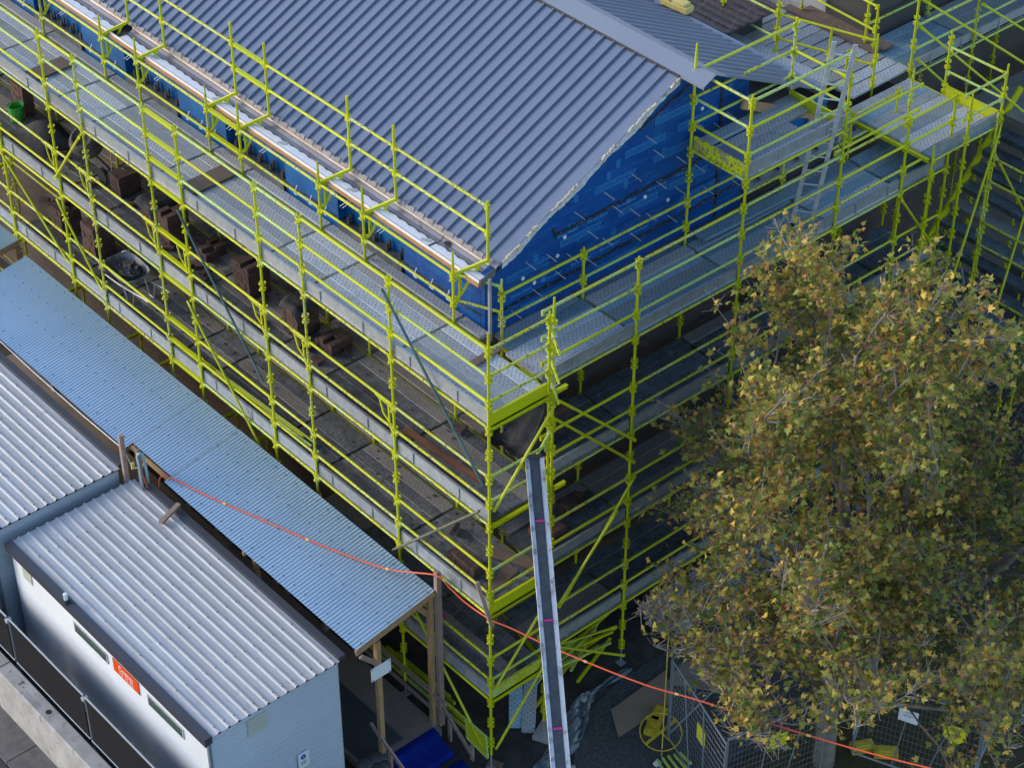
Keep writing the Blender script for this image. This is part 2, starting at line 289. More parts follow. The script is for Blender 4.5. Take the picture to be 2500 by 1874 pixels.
# ---------------------------------------------------------------- house
XE,ZE,XR_,ZR_=1.74,8.95,5.87,10.98; SL=(ZR_-ZE)/(XR_-XE)
YG=1.78; YB=24.0
def roof_pt(x,up=0): return ZE+SL*(x-XE)+up
UYv=Vector((0,1,0))
house=thing('house',(1.7,1.9,0),'brick house under construction with slate steel roof, upper walls wrapped in blue membrane','house')
def build_house():
    MB().box(1.62,12.6,1.93,YB,0,7.58).build('brick_wall',BRW,house)
    # blue gable wall (faces -y)
    g=MB(); xs=[1.60,7.42]
    top=lambda x: roof_pt(x)-.10 if x<XR_ else ZR_-.10-SL*(x-XR_)
    poly=[(1.548,1.8995,7.56),(7.42,1.8995,7.50),(7.42,1.8995,top(7.42))]+[(x,1.8995,top(x)) for x in (6.6,XR_,4.5,3,1.75,1.548)]
    g.prism(poly,(0,.10,0)).build('gable_wrap',MEM,house)
    MB().box(7.30,7.42,2.02,4.6,7.5,9.9).build('return_wrap',MEM,house)
    # left wall: piers and recesses
    g=MB(); g.box(1.72,1.95,2.0,YB,7.55,8.64); g.build('recess_wrap',MEML,house)
    edges=[3.95+3.28*k for k in range(7)]
    for k,e in enumerate(edges):
        y0=1.90 if k==0 else e-1.5
        m=MB(); m.box(1.545,1.72,y0+(.097 if k==0 else 0),e,7.57,8.62).build('wall_wrap',MEML if k else MEM,house)
        if k<6:
            a,b=e+.02,e+3.28-1.5-.02
            s=MB(); s.box(1.50,1.72,a,b,7.84,7.89); s.box(1.50,1.52,a,b,7.60,7.838); s.build('window_lintel',SILL,house)
            for j in range(5):
                yy=a+(j+.5)*(b-a)/5; c=MB(); c.box(1.60,1.69,yy-.03,yy+.03,7.895,7.91); c.box(1.60,1.63,yy-.03,yy+.03,7.911,8.02); c.box(1.66,1.69,yy-.025,yy+.025,7.911,8.06); c.build('lintel_bracket',STEELD,house)
        t=MB()
        yy=y0+.08
        for _ in range(int((e-y0)/.05)): 
            t.obox((1.546,yy,7.93+.02*math.sin(yy*7)),Vector((0,1,0)),Vector((1,0,0)),Vector((0,0,1)),.055,.006,.045); yy+=.05
        t.build('seam_tape',TAPE,house)
    # ties on left wall
    for k,e in enumerate(edges[:6]):
        for j in range(3):
            y=e-.35-.42*j; m=MB(); m.beam((1.53,y,8.04),(1.44,y-.03,7.93),.015,.006); m.beam((1.44,y-.03,7.93),(1.40,y-.16,7.97),.015,.006); m.build('wall_tie',WHITE,house)
        for j in range(3):
            y=e+.35+.5*j; m=MB()
            for q in (0,.07): m.beam((1.55,y+q,8.50),(1.33,y+q,8.44),.012,.006)
            m.build('fascia_clip',WHITE,house)
    # fascia batten and white board
    MB().box(1.375,1.415,1.86,YB,8.645,8.695).build('fascia_batten',PINEH,house)
    MB().box(1.42,1.9,2.0,YB,8.60,8.70).build('soffit',STEELD,house)
    # box gutter : a folded steel tray, sky reflection painted white on its outer half
    GX,GZ=.075,-.09
    g=MB(); prof=[(1.345,8.80),(1.345,8.84),(1.37,8.845),(1.54,8.835),(1.60,8.85),(1.66,8.885),(1.66,8.905),(1.70,8.99)]
    prof=[(x+GX,z+GZ) for x,z in prof]
    for y0,y1 in ((YG+.08,3.12),(3.135,12.2),(12.45,YB)):
        g.ribbon([(x,y0,z) for x,z in prof],(0,y1-y0,0))
    g.prism([(1.42,YG+.07,8.61),(1.42,YG+.07,8.76),(1.76,YG+.07,8.90),(1.72,YG+.07,8.72)],(0,.008,0)); g.build('gutter',GUT,house)
    g=MB()  # wavy white strip stands in for sky mirrored in the gutter floor
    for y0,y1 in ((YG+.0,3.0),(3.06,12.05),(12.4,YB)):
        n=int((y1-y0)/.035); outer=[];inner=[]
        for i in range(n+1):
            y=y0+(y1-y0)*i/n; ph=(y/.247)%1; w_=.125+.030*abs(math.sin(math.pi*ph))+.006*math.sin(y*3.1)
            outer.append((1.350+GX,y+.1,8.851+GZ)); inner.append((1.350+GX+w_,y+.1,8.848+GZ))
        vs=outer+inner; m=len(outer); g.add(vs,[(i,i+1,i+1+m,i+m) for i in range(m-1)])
    g.box(1.412,1.418,YG+.1,YB,8.696,8.756)
    g.build('lip_and_sky_reflection',LIPREFL,house)
    for y in [3.35+1.95*k for k in range(9)]:
        m=MB(); m.prism([(a_+GX,b_,c_+GZ) for a_,b_,c_ in ((1.36,y,8.853),(1.40,y-.14,8.853),(1.47,y-.16,8.853),(1.52,y-.10,8.853),(1.46,y-.03,8.853),(1.40,y+.03,8.853))],(0,0,.001)).build('gutter_sticker',M('sticker_grey',(.40,.45,.43),rough=.5) if 'sticker_grey' not in bpy.data.materials else bpy.data.materials['sticker_grey'],house)
    MB().lathe((1.60+GX,2.96,8.878+GZ),[(.0,.0),(.062,.0),(.062,.006),(0,.006)],20).build('outlet_hole',STEELD,house)
    # scalloped closure strip under the roof sheets
    g=MB(); vs=[];n=int((YB-YG)/.0206)
    a=[];b=[]
    for i in range(n):
        y=YG+.02+i*.0206; ph=((y-.05)/.247)%1; a.append((1.765+(.035 if ph<.5 else 0)-.02,y,roof_pt(1.765)+.012)); b.append((1.70,y,8.885))
    g.add(a+b,[(i,i+1,i+1+n,i+n) for i in range(n-1)]); g.build('closure_strip',M('closure_foam',(.30,.275,.28),(.24,.21,.20),5,rough=.8),house)
    # roof slopes with standing seams
    def slope(name,x0,z0,x1,z1,ya,yb,mat,off,front=None):
        d=Vector((x1-x0,0,z1-z0)).normalized(); nrm=Vector((-d.z,0,d.x)); 
        if nrm.z<0: nrm=-nrm
        g=MB(); g.prism([(x0,ya,z0),(x1,ya,z1),(x1-nrm.x*.04,ya,z1-.04),(x0-nrm.x*.04,ya,z0-.04)],(0,yb-ya,0))
        y=off
        while y<yb-.02:
            if y>ya+.01:
                a_=Vector((x0,y,z0))+nrm*.022; b_=Vector((x1,y,z1))+nrm*.022
                # trapezoid rib
                w1,w2,h=.017,.011,.040
                vs=[]
                for c in (Vector((x0,y,z0)),Vector((x1,y,z1))):
                    vs+= [c+Vector((0,-w1,0)),c+Vector((0,-w2,0))+nrm*h,c+Vector((0,w2,0))+nrm*h,c+Vector((0,w1,0))]
                g.add(vs,[(0,4,5,1),(1,5,6,2),(2,6,7,3),(0,1,2,3),(7,6,5,4)])
            y+=.247
        return g.build(name,mat,house)
    slope('roof_slope',XE,ZE,5.72,roof_pt(5.72),YG,YB,ROOF,2.069)
    g=MB()
    ds=Vector((1,0,SL)).normalized(); ns=Vector((-ds.z,0,ds.x))
    for k in range(88):
        y=2.069+.247*k-.1235
        if y>YB-.3: break
        if k%4==2: g.obox(Vector((3.9,y+.1,roof_pt(3.9)))+ns*.0022,ds,UYv,ns,3.9,.004,.004)
    g.build('sheet_lap',ROOFB,house)
    slope('rear_roof_slope',8.80,9.55,6.0,ZR_-SL*(6.0-XR_),YG-.25,YB,ROOFB,1.65)
    # ridge cap
    g=MB(); y0=1.24
    zl=lambda x: roof_pt(x)+.055
    zr=lambda x: ZR_+.055-SL*(x-XR_)
    g.prism([(5.60,y0,zl(5.60)-.05),(5.60,y0,zl(5.60)),(XR_,y0,zl(XR_)+.0),(6.16,y0,zr(6.16)),(6.16,y0,zr(6.16)-.02),(XR_,y0,zl(XR_)-.012),(5.612,y0,zl(5.60)-.012),(5.612,y0,zl(5.60)-.05)],(0,YB-y0,0)).build('ridge_cap',CAPM,house)
    MB().box(5.585,5.60,YG,YB,roof_pt(5.59)+.0,roof_pt(5.6)+.05).build('ridge_closure',STEELD,house)
    # ragged foil / foam edge along the gable verge
    random.seed(11)
    g=MB();f=MB();t=MB(); n=70
    up=[];lo=[];fu=[];fl=[]
    for i in range(n+1):
        s=i/n; x=1.80+(5.60-1.80)*s; z=roof_pt(x)
        j=rr(-.012,.012)
        up.append((x,YG-.014+j*.2,z+.004)); lo.append((x+rr(-.01,.02),YG-.006+rr(-.006,.004),z-.13+j-.03*math.sin(s*19)))
    g.add(up+lo,[(i,i+1,i+n+2,i+n+1) for i in range(n)]); g.build('foil_sarking',FOIL,house,smooth=False)
    for a_,b_ in ((0,.10),(.14,.2),(.27,.42),(.55,.63),(.70,.86),(.95,1)):
        pts=[];k=14
        for i in range(k+1):
            s=a_+(b_-a_)*i/k; x=1.80+3.8*s; pts.append((x+rr(-.01,.01),YG-.02+rr(-.012,.012),roof_pt(x)+rr(-.015,.015)))
        f=MB(); f.path(pts,[rr(.018,.034) for _ in pts],6); f.build('foam_filler',FOAM,house)
    i=0;x=1.66
    while x<5.75:
        z=roof_pt(x)-.20-.02*math.sin(x*4); t.obox((x,1.892,z),Vector((1,0,SL)).normalized(),Vector((0,1,0)),Vector((-SL,0,1)).normalized(),.056,.006,.05); x+=.05
    t.build('seam_tape',TAPE,house)
    def tline(x0,z0,x1,z1,wob=.01):
        t=MB()
        L=math.hypot(x1-x0,z1-z0); n=int(L/.05); d=Vector((x1-x0,0,z1-z0)).normalized()
        for i in range(n):
            s=(i+.5)/n; t.obox((x0+(x1-x0)*s,1.891,z0+(z1-z0)*s+wob*math.sin(i*.6)),d,Vector((0,1,0)),d.cross(Vector((0,1,0))),.056,.006,.055)
        t.build('seam_tape',TAPE,house)
    tline(1.62,7.93,7.4,8.05); tline(3.02,8.87,7.4,8.98,.008); tline(3.0,9.02,3.05,8.87); tline(4.85,10.12,5.9,10.52,.01); tline(5.9,10.52,6.5,10.58)
    tline(6.75,10.35,6.78,7.6,.0)
    # printing on the membrane
    pr=MB()
    def panel(x,z,s='SOLITEX EXTASANA'):
        if z+.12>top(x+.02)-.16 or z+.1>top(x+.95)-.12: return
        MB().box(x,x+.92,1.8935,1.897,z-.03,z+.115).build('wall_print',PRINT,house)
        text(s,.105,(x+.03,1.893,z),ROT_S,MEM,house,'wall_lettering')
    row=[(2.0,8.42,0),(3.15,8.60,0),(4.45,8.62,0),(5.6,8.66,0),(3.9,9.3,0),(5.2,9.36,0),(4.55,9.72,0),(5.75,9.75,0),(6.35,9.2,0),(2.3,7.72,0),(4.0,7.72,0),(5.9,8.28,0),(5.2,10.08,0)]
    for x,z,_ in row: panel(x,z)
    for x,z in ((2.1,8.07),(2.75,8.08),(3.4,8.09),(4.05,8.10),(4.7,8.12),(3.1,8.78),(3.75,8.79),(4.4,8.80),(5.1,8.82),(5.75,8.83)):
        text('Dry as a bone!',.075,(x,1.893,z),ROT_S,PRINT2,house,'wall_lettering')
    ic=MB()
    random.seed(5)
    for k in range(60):
        x=rr(1.9,7.0); z=rr(7.7,10.4)
        if z>top(x)-.3: continue
        q=random.random()
        ic=MB()
        if q<.3: ic.prism([(x,1.896,z),(x+.05,1.896,z-.03),(x+.10,1.896,z),(x+.10,1.896,z+.14),(x,1.896,z+.14)],(0,.003,0))
        elif q<.6:
            ic.box(x,x+.10,1.8932,1.8965,z-.006,z)
            for j in range(3): ic.box(x+j*.045,x+j*.045+.007,1.893,1.897,z,z+.16)
        else:
            ic.box(x,x+.006,1.8932,1.8972,z,z+.12)
            for j in range(4): ic.box(x,x+rr(.2,.5),1.894,1.897,z+j*.035,z+j*.035+.006)
        ic.build('wall_print',PRINT,house)
    # brick ties sticking out of the wrap
    ties=[(2.10,7.78),(2.55,8.0),(3.05,8.12),(2.85,8.55),(3.3,8.35),(3.75,8.05),(3.75,8.6),(4.1,8.3),(4.3,8.85),(4.75,8.1),(4.7,8.62),(5.1,8.35),(5.3,8.9),(5.6,8.1),(5.75,8.6),(4.1,9.2),(4.7,9.3),(5.2,9.55),(5.75,9.2),(6.1,9.75),(6.2,8.85),(6.45,8.3),(6.6,9.5),(6.95,8.9),(6.9,9.6),(7.1,8.2),(5.0,9.9),(5.95,10.3),(3.45,9.1),(2.4,8.6)]
    for x,z in ties:
        m=MB(); m.beam((x,1.89,z+.05),(x+.06,1.70,z-.03),.022,.004,(1,0,0)); m.build('brick_tie',ALU,house)
    for x,z in ((2.35,8.35),(3.25,8.75),(3.1,8.45),(2.6,8.15),(5.05,8.75),(5.6,8.45),(6.3,9.95)):
        m=MB(); m.tube((x,1.885,z),(x,1.899,z),.035,14); m.build('fixing_washer',WHITE,house)
    # ledge under the gable wrap
    MB().box(1.58,7.5,1.86,1.93,7.50,7.556).build('brick_ledge',CEDAR,house)
    # steel lintel beyond the gable
    g=MB(); g.box(7.45,10.6,1.93,2.05,7.95,8.25); g.box(7.45,10.6,1.80,2.05,7.86,7.94); g.build('steel_lintel',GALV,house)
    for k in range(6): MB().prism([(7.8+k*.5,1.92,7.945),(7.8+k*.5,1.82,7.945),(7.8+k*.5,1.92,8.12)],(.03,0,0)).build('lintel_bracket',STEELD,house)
    MB().box(7.45,9.6,1.98,2.05,8.25,8.9).build('lower_wrap',MEML,house)
    g=MB(); g.box(8.30,8.36,1.9,1.96,8.26,9.0); g.box(9.1,9.16,1.9,1.96,8.26,9.0); g.box(8.36,9.1,1.9,1.96,8.94,9.0); g.box(8.36,9.1,1.9,1.96,8.26,8.32); g.build('window_frame',PALEW,house)
    MB().beam((6.9,1.55,9.95),(8.9,1.55,8.95),.05,.16).build('barge_rafter',PINE,house)
    MB().box(8.78,8.95,1.5,YB,9.40,9.53).build('rear_fascia',CAPM,house)
build_house()
# ---------------------------------------------------------------- scaffolding
Hn=.495
def L(n,dz=0): return .75+(17-n)*Hn+dz
YP=[0,2.366,4.677,5.889,8.192,9.178,11.424,12.615,14.83,17.2,19.5]
XR=[1.692,3.455,5.821,8.2,9.94,11.2]; YR=.384; DZ=-.198; WI=1.29; YI=1.65
def standard(par,x,y,z0,ztop,dz,nmin,nmax,mat=None,base=True):
    g=MB(); g.tube((x,y,z0+.3 if base else z0),(x,y,ztop-.16),.0243,10); g.tube((x,y,ztop-.16),(x,y,ztop),.018,8)
    for n in range(nmin,nmax+1):
        z=L(n,dz)
        if z<z0+.2 or z>ztop-.1: continue
        for zz,k in ((z+.015,1),(z-.085,1)):
            for a in range(4):
                t=a*math.pi/2; c,s_=math.cos(t),math.sin(t)
                u=Vector((c,s_,0)); v=Vector((-s_,c,0))
                g.obox((x+c*.042,y+s_*.042,zz),u,v,Vector((0,0,1)),.040,.046,.006)
                g.obox((x+c*.060,y+s_*.060,zz-.012 if zz<z else zz+.010),u,v,Vector((0,0,1)),.006,.046,.028)
    o=g.build('standard',mat or random.choice([YEL,YEL,YELW]),par)
    if base:
        j=MB(); j.tube((x,y,.05),(x,y,z0+.34),.015,8); j.box(x-.075,x+.075,y-.075,y+.075,.04,.05); j.build('base_jack',GALV,o)
    return o
def ledger(par,p,q,name='ledger',mat=None,r=.0243):
    p=Vector(p);q=Vector(q);d=(q-p).normalized(); g=MB(); g.tube(p+d*.055,q-d*.055,r,8)
    for e,s_ in ((p,1),(q,-1)):
        c=e+d*.045*s_; g.obox(c-Vector((0,0,.02)),d,d.cross(Vector((0,0,1))).normalized(),Vector((0,0,1)),.05,.03,.10)
    return g.build(name,mat or random.choice([YELW,YELW,YELG,YEL]),par)
def tee(par,p,q,name='transom',mat=None):
    p=Vector(p);q=Vector(q);d=(q-p).normalized(); p=p+d*.04;q=q-d*.04; u=Vector((0,0,1)); g=MB()
    g.beam(p+u*.022,q+u*.022,.07,.006); g.beam(p-u*.01,q-u*.01,.006,.058); g.beam(p-u*.042,q-u*.042,.045,.006)
    return g.build(name,mat or YEL,par)
def brace(par,p,q,mat=None,name='diagonal_brace'):
    p=Vector(p);q=Vector(q);d=(q-p).normalized(); g=MB(); g.tube(p+d*.06,q-d*.06,.0243,8)
    sd=d.cross(Vector((0,0,1))).normalized()
    for e,s_ in ((p,1),(q,-1)): g.obox(e+d*.03*s_,d,d.cross(sd),sd,.13,.06,.012)
    return g.build(name,mat or YEL,par)
def toe(par,p,q,z,out,name='toe_board',mat=None,h=.225,inw=None,steel=True):
    # steel plank on edge with turned-in flanges and stiffeners, standing just inside the standards
    p=Vector((p[0],p[1],z));q=Vector((q[0],q[1],z)); d=(q-p).normalized(); n=Vector(out)
    a=p+d*.03-n*.03; b=q-d*.03-n*.03; u=Vector((0,0,1)); g=MB()
    g.beam(a+u*(h/2),b+u*(h/2),.004,h); g.beam(a+u*(h+.003)-n*.0 -n*.02,b+u*(h+.003)-n*.02,.044,.005); g.beam(a+n*.012+u*.012,b+n*.012+u*.012,.026,.005)
    Ln=(b-a).length
    if steel:
        k=max(1,round(Ln/1.1))
        for i in range(1,k+1 if k>1 else 1):
            c=a+(b-a)*(i/(k+.0)-.35/k); g.obox(c+u*(h/2)+n*.010,d,n,u,.03,.018,h-.02)
    return g.build(name,mat or GALV,par)
bays_names=['first','second','third','fourth','fifth','sixth','seventh','eighth','ninth','tenth','eleventh']
lift={3:'top',7:'second highest',11:'third highest',15:'lowest'}
NPL=0
def plank(p,q,width,mat,label,group,th=.05,name='steel_plank',cat='scaffold plank',dz=0):
    global NPL; NPL+=1
    p=Vector(p);q=Vector(q);d=(q-p); Ln=d.length; yaw=math.atan2(d.y,d.x)-math.pi/2; pitch=math.asin(max(-1,min(1,d.z/Ln)))
    w2=width/2+.0045; g=MB(); b_=.004; zt=0
    prof=[(-w2,-th),(-w2,zt-b_),(-w2+b_,zt),(w2-b_,zt),(w2,zt-b_),(w2,-th)]
    g.prism([(x,0.012,z) for x,z in prof],(0,Ln-.024,0))
    # shallow end hooks
    g.box(-w2+.02,w2-.02,.0,.012,-th,-.012); g.box(-w2+.02,w2-.02,Ln-.012,Ln,-th,-.012)
    o=g.build(name,mat,origin=(0,0,0)); o.location=p; o.rotation_euler=(pitch,0,yaw); WL[o.name]=p
    return tag(o,label,cat,group)
def left_run():
    sc=thing('scaffold',(0,0,0),'yellow tube scaffold run along the long gutter side of the house','scaffold')
    for i,y in enumerate(YP):
        topz=L(0)+ (.32 if i==0 else .10)
        standard(sc,0,y,.1 if i else .1,topz,0,0,17,YEL if i<2 else None)
        if i: 
            it=9.10 if i not in (2,4) else 9.2
            standard(sc,WI,y,.1,it,0,1,17,base=False)
    standard(sc,1.22,0,.1,L(0)+.12,0,0,17,YEL)
    random.seed(21)
    for i in range(len(YP)-1):
        a,b=YP[i],YP[i+1]; acc=(i==4); short=i in (2,)
        for n in (3,7,11,15):
            f=tee if acc and n!=15 else ledger
            f(sc,(0,a,L(n)),(0,b,L(n)))
            if i or n<15: ledger(sc,(WI,a if i else .05,L(n)),(WI,b,L(n)))
            for nn,nm in ((n-1,'guard_rail'),(n-2,'guard_rail'))+(((n-3,'guard_rail'),) if n==3 else ()):
                z=L(nn)
                if n in (7,) and i==3 and False: continue
                if acc: tee(sc,(0,a,z),(0,b,z),nm)
                else: ledger(sc,(0,a,z),(0,b,z),nm,random.choice([YELW,YELG,YELG,YEL]) if n==3 else random.choice([YELW,YEL,YELW]))
            m=GALV
            toe(sc,(0,a),(0,b),L(n)+.04,(-1,0,0),mat=m)
        ledger(sc,(0,a,L(17)),(0,b,L(17)))
    for i,y in enumerate(YP):
        for n in (3,7,11,15):
            tee(sc,(0,y,L(n)),(WI,y,L(n)))
    # end frame facing the street corner
    for n in (3,7,11,15):
        for k in ((1,2,3) if n==3 else (1,2)): ledger(sc,(0,0,L(n-k)),(1.22,0,L(n-k)),'guard_rail',YELG if n==7 and k==2 else None)
        m=YEL if n!=15 else YELG
        tee(sc,(0,-.02,L(n)),(1.22,-.02,L(n)))
        if n!=7: toe(sc,(.0,-.03),(1.22,-.03),L(n)+.0,(0,-1,0),'end_toe_board',m,.24,steel=False)
        else: tee(sc,(0,-.06,L(n)+.02),(1.22,-.06,L(n)+.02))
    for p,q in (((1.27,-.06,7.45),(.06,-.06,6.04)),((2.78,-.02,4.37),(1.5,-.02,3.03)),((1.2,-.06,3.35),(.07,-.06,2.07)),((1.17,-.06,1.89),(.08,-.06,.58))): brace(sc,p,q)
    for p,q in (((-.05,11.5,7.5),(-.05,12.7,6.03)),((-.05,12.75,5.5),(-.05,11.5,4.1)),((-.05,8.3,5.5),(-.05,6.2,3.2)),((-.05,1.9,2.42),(-.05,.12,.46)),((-.05,14.8,5.6),(-.05,12.7,4.1))): brace(sc,p,q)
    brace(sc,(.0,.05,3.2),(1.25,1.3,1.9)); 
    # raking dark tube struts
    for p,q,m in (((-.06,2.46,8.98),(-.04,.1,6.49),GALVD),((-.06,8.3,7.52),(-.06,6.03,5.02),GALVD),((-.06,2.47,3.51),(-.06,.18,5.92),M('brown_tube',(.10,.11,.07),(.16,.15,.10),5,rough=.6))):
        g=MB(); g.tube(p,q,.024,8); g.build('raking_tube',m,sc)
    # inner guard rails and outriggers over the gutter
    for i in range(1,len(YP)-1):
        a,b=YP[i],YP[i+1]
        for z in (8.66,8.16): (tee if i==4 else ledger)(sc,(WI,a,z),(WI,b,z),'inner_guard_rail',None)
        (tee if i==4 else ledger)(sc,(1.68,a-.4,9.98),(1.68,b-.4,9.98),'outer_roof_rail')
        (tee if i==4 else ledger)(sc,(1.68,a-.4,9.49),(1.68,b-.4,9.49),'outer_roof_rail')
    for z in (8.68,8.18): ledger(sc,(1.30,2.366,z),(1.67,1.60,z-.02),'inner_guard_rail')
    for i in range(1,len(YP)-1):
        y=YP[i]; g=MB()
        g.beam((WI+.03,y-.02,8.68),(1.70,y-.42,8.99),.05,.05); g.beam((1.36,y-.08,8.72),(1.36,y-.08,8.26),.04,.04); g.beam((1.34,y-.06,8.22),(1.60,y-.31,8.90),.04,.04); g.beam((1.31,y-.02,8.16),(1.35,y-.07,8.26),.04,.05)
        br=g.build('outrigger_bracket',YEL,sc)
        p=MB(); p.tube((1.68,y-.4,8.97),(1.68,y-.4,10.08 if i in (1,) else 10.38),.0243,8)
        for z in (9.49,9.98):
            for zz in (z-.06,z+.03): p.box(1.64,1.72,y-.44,y-.36,zz,zz+.012)
        p.build('outrigger_post',YEL,sc)
    # hop-up brackets hanging off the standards at the second lift
    for y in YP[1:9]:
        g=MB(); g.beam((.02,y+.06,6.62),(.04,y+.52,6.62),.05,.012); g.beam((.02,y+.06,6.60),(.04,y+.52,6.60),.008,.05); g.beam((.03,y+.40,6.58),(.02,y+.30,6.35),.025,.025); g.beam((.02,y+.30,6.35),(.02,y+.04,6.18),.025,.025); g.beam((.02,y+.16,6.6),(.02,y+.14,6.24),.025,.025)
        g.build('hop_up_bracket',YEL,sc)
    return sc
left_run()
def planks_left():
    random.seed(33)
    for n in (3,7,11,15):
        for i in range(len(YP)-1):
            if n==15 and i>2: continue
            if n==11 and i>7: continue
            a,b=YP[i]+.02,YP[i+1]-.02
            if i==0: a=.02 if n!=3 else .02
            z=L(n)+.075
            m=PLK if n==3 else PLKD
            ks=list(range(5))+[5]
            for k in ks:
                if k==5:
                    if i==0 and n==3: a2=1.70
                    else: a2=a
                    x=1.415; w_=.19
                    if n==15: continue
                    if i==0: a2=1.75
                else: x=.065+.115+.2385*k-.02; w_=.228; a2=a
                pos=['outermost','second outermost','third outermost','fourth outermost','fifth outermost','innermost wall-side'][k]
                tone='pale' if n==3 else 'mortar dusted'
                zz=z+ (.0 if k<5 else .0)+rr(-.006,.004)
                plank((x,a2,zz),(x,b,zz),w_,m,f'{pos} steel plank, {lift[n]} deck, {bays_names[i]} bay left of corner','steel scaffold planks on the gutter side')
planks_left()
def right_run():
    sc=thing('scaffold',(1.692,YR,0),'yellow tube scaffold run below the blue gable wall, with the tall tower','scaffold')
    xs=XR
    for i,x in enumerate(xs):
        top=L(0,DZ)+.10
        if i in (2,3): top=L(-4,DZ)+(.14 if i==3 else .12)
        if i==0: top=L(0,DZ)+.48
        standard(sc,x-.0 if i else 1.36,YR if i else .06,.1,top,DZ,-5,17,YEL if i<2 else None)
        if i: 
            topi=L(1,DZ)+.12
            if i==2: topi=L(-4,DZ)+.50
            if i==3: topi=L(-4,DZ)+.12
            standard(sc,x,YI,.1,topi,DZ,-5,17,base=False)
    standard(sc,1.69,YI,2,L(1,DZ)+.30,DZ,1,17,YELW,base=False)
    random.seed(8)
    for i in range(len(xs)-1):
        a,b=xs[i],xs[i+1]
        ax=a if i else 1.38; ay=YR if i else .12
        for n in (3,7,11,15):
            ledger(sc,(ax,ay if i else YR,L(n,DZ)),(b,YR,L(n,DZ))); ledger(sc,(a,YI,L(n,DZ)),(b,YI,L(n,DZ)))
            for nn in (n-1,n-2)+((n-3,) if n==3 else ()):
                ledger(sc,(ax,ay if i else YR,L(nn,DZ)),(b,YR,L(nn,DZ)),'guard_rail',random.choice([YELG,YEL,YELW]) if n==3 else random.choice([YEL,YELW]))
            toe(sc,(a if i else 1.42,YR),(b,YR),L(n,DZ)+.04,(0,-1,0),mat=GALV)
        for nn in (2,1): ledger(sc,(a,YI,L(nn,DZ)),(b,YI,L(nn,DZ)),'inner_guard_rail')
    for i,x in enumerate(xs):
        for n in (3,7,11,15): tee(sc,(x if i else 1.36,YR if i else .1,L(n,DZ)),(x,YI,L(n,DZ)))
    # tower lift
    for (p,q) in (((5.821,YR),(5.821,YI)),((5.821,YR),(8.2,YR)),((5.821,YI),(8.2,YI)),((8.2,YR),(8.2,YI))):
        for nn in (-2,-3,-4):
            if p[0]==8.2 and nn==-4: continue
            ledger(sc,(p[0],p[1],L(nn,DZ)),(q[0],q[1],L(nn,DZ)),'tower_rail',random.choice([YELW,YELG,YEL]))
        ledger(sc,(p[0],p[1],L(-1,DZ)),(q[0],q[1],L(-1,DZ)),'tower_ledger')
    toe(sc,(5.82,YI),(5.82,YR),L(-1,DZ)+.0,(-1,0,0),'end_toe_board',YELD,.25,steel=False)
    toe(sc,(8.2,YI),(8.2,YR),L(-1,DZ)+.0,(1,0,0),'end_toe_board',YEL,.25,steel=False)
    toe(sc,(5.82,YR),(8.2,YR),L(-1,DZ)+.02,(0,-1,0),mat=GALV,h=.26)
    # braces
    for p,q in (((1.55,.30,7.3),(3.50,.33,5.33)),((1.5,.30,6.95),(3.50,.33,4.85)),((1.6,.32,1.75),(3.47,.33,.25)),((3.53,.33,4.5),(1.86,.33,2.52)),((3.4,.5,.9),(1.7,1.6,.3)),((9.94,.33,7.35),(11.0,.33,5.95))): brace(sc,p,q)
    # short tubes clamped on the corner pair
    for z in (8.9,8.35,7.95):
        g=MB(); g.tube((1.28,.10,z+.12),(1.16,-.30,z-.38+.14),.0243,8); o=g.build('clamped_tube',YELW,sc)
        g=MB(); 
        for dz in (.0,-.18): g.box(1.24,1.40,.0,.10,z+dz,z+dz+.03); 
        g.build('coupler',ALU,sc)
    # cantilever hop-up at the corner (yellow bracket with a short plank end)
    for n in (3,7):
        tee(sc,(1.34,.02,L(n)-.02),(1.66,.02,L(n)-.02))
    g=MB(); g.tube((8.28,.40,7.35),(6.9,-.05,5.4),.024,8); g.build('raking_tube',M('brown_raker',(.10,.085,.05),(.15,.13,.07),5,rough=.6),sc)
    return sc
right_run()
def planks_right():
    random.seed(44)
    for n in (3,7,11,15):
        for i in range(len(XR)-1):
            if n==15 and i>1 or n==11 and i>2 or n==7 and i>4: continue
            a,b=XR[i]+.02,XR[i+1]-.02
            z=L(n,DZ)+.075
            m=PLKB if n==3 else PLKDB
            for k in range(5):
                y=YR+.14+.245*k; aa=a
                if i==0: aa=1.52 if k<4 else 1.62
                pos=['outermost','second outermost','middle','fourth outermost','innermost'][k]
                zz=z+rr(-.004,.006)+.03*(k==4)
                mm=m
                if n==3 and random.random()<.3: mm=PLK
                plank((aa,y,zz),(b,y,zz),.232,mm,f'{pos} blue-grey steel plank, {lift[n]} deck, {bays_names[i]} bay right of corner','steel scaffold planks below the gable')
            if n==3 and i<4: plank((a,1.77,z),(b,1.77,z),.2,PLKB,f'blue-grey plank tight against the gable wall, {bays_names[i]} bay right of corner','steel scaffold planks below the gable')
    # tower deck
    z=L(-1,DZ)+.075
    for k in range(5):
        y=YR+.13+.25*k; plank((5.86 if k else 6.1,y,z+(.0 if k<4 else .08)),(8.15 if k!=2 else 7.6,y,z+(.0 if k<4 else .08)),.23,PLK if k<4 else PLKB,f'steel plank on the tower deck, number {k+1} from the outer toe board','planks on the tower deck')
    plank((6.03,1.50,7.72),(8.38,1.42,7.74),.23,PLKB,'loose blue-grey steel plank lying raised over the top deck under the tower','steel scaffold planks below the gable')
    tag(MB().box(5.9,6.3,.42,1.30,z+.004,z+.02).build('flashing_sheet',ROOF),'flat slate steel sheet lying across the near end of the tower deck','metal sheet')
planks_right()
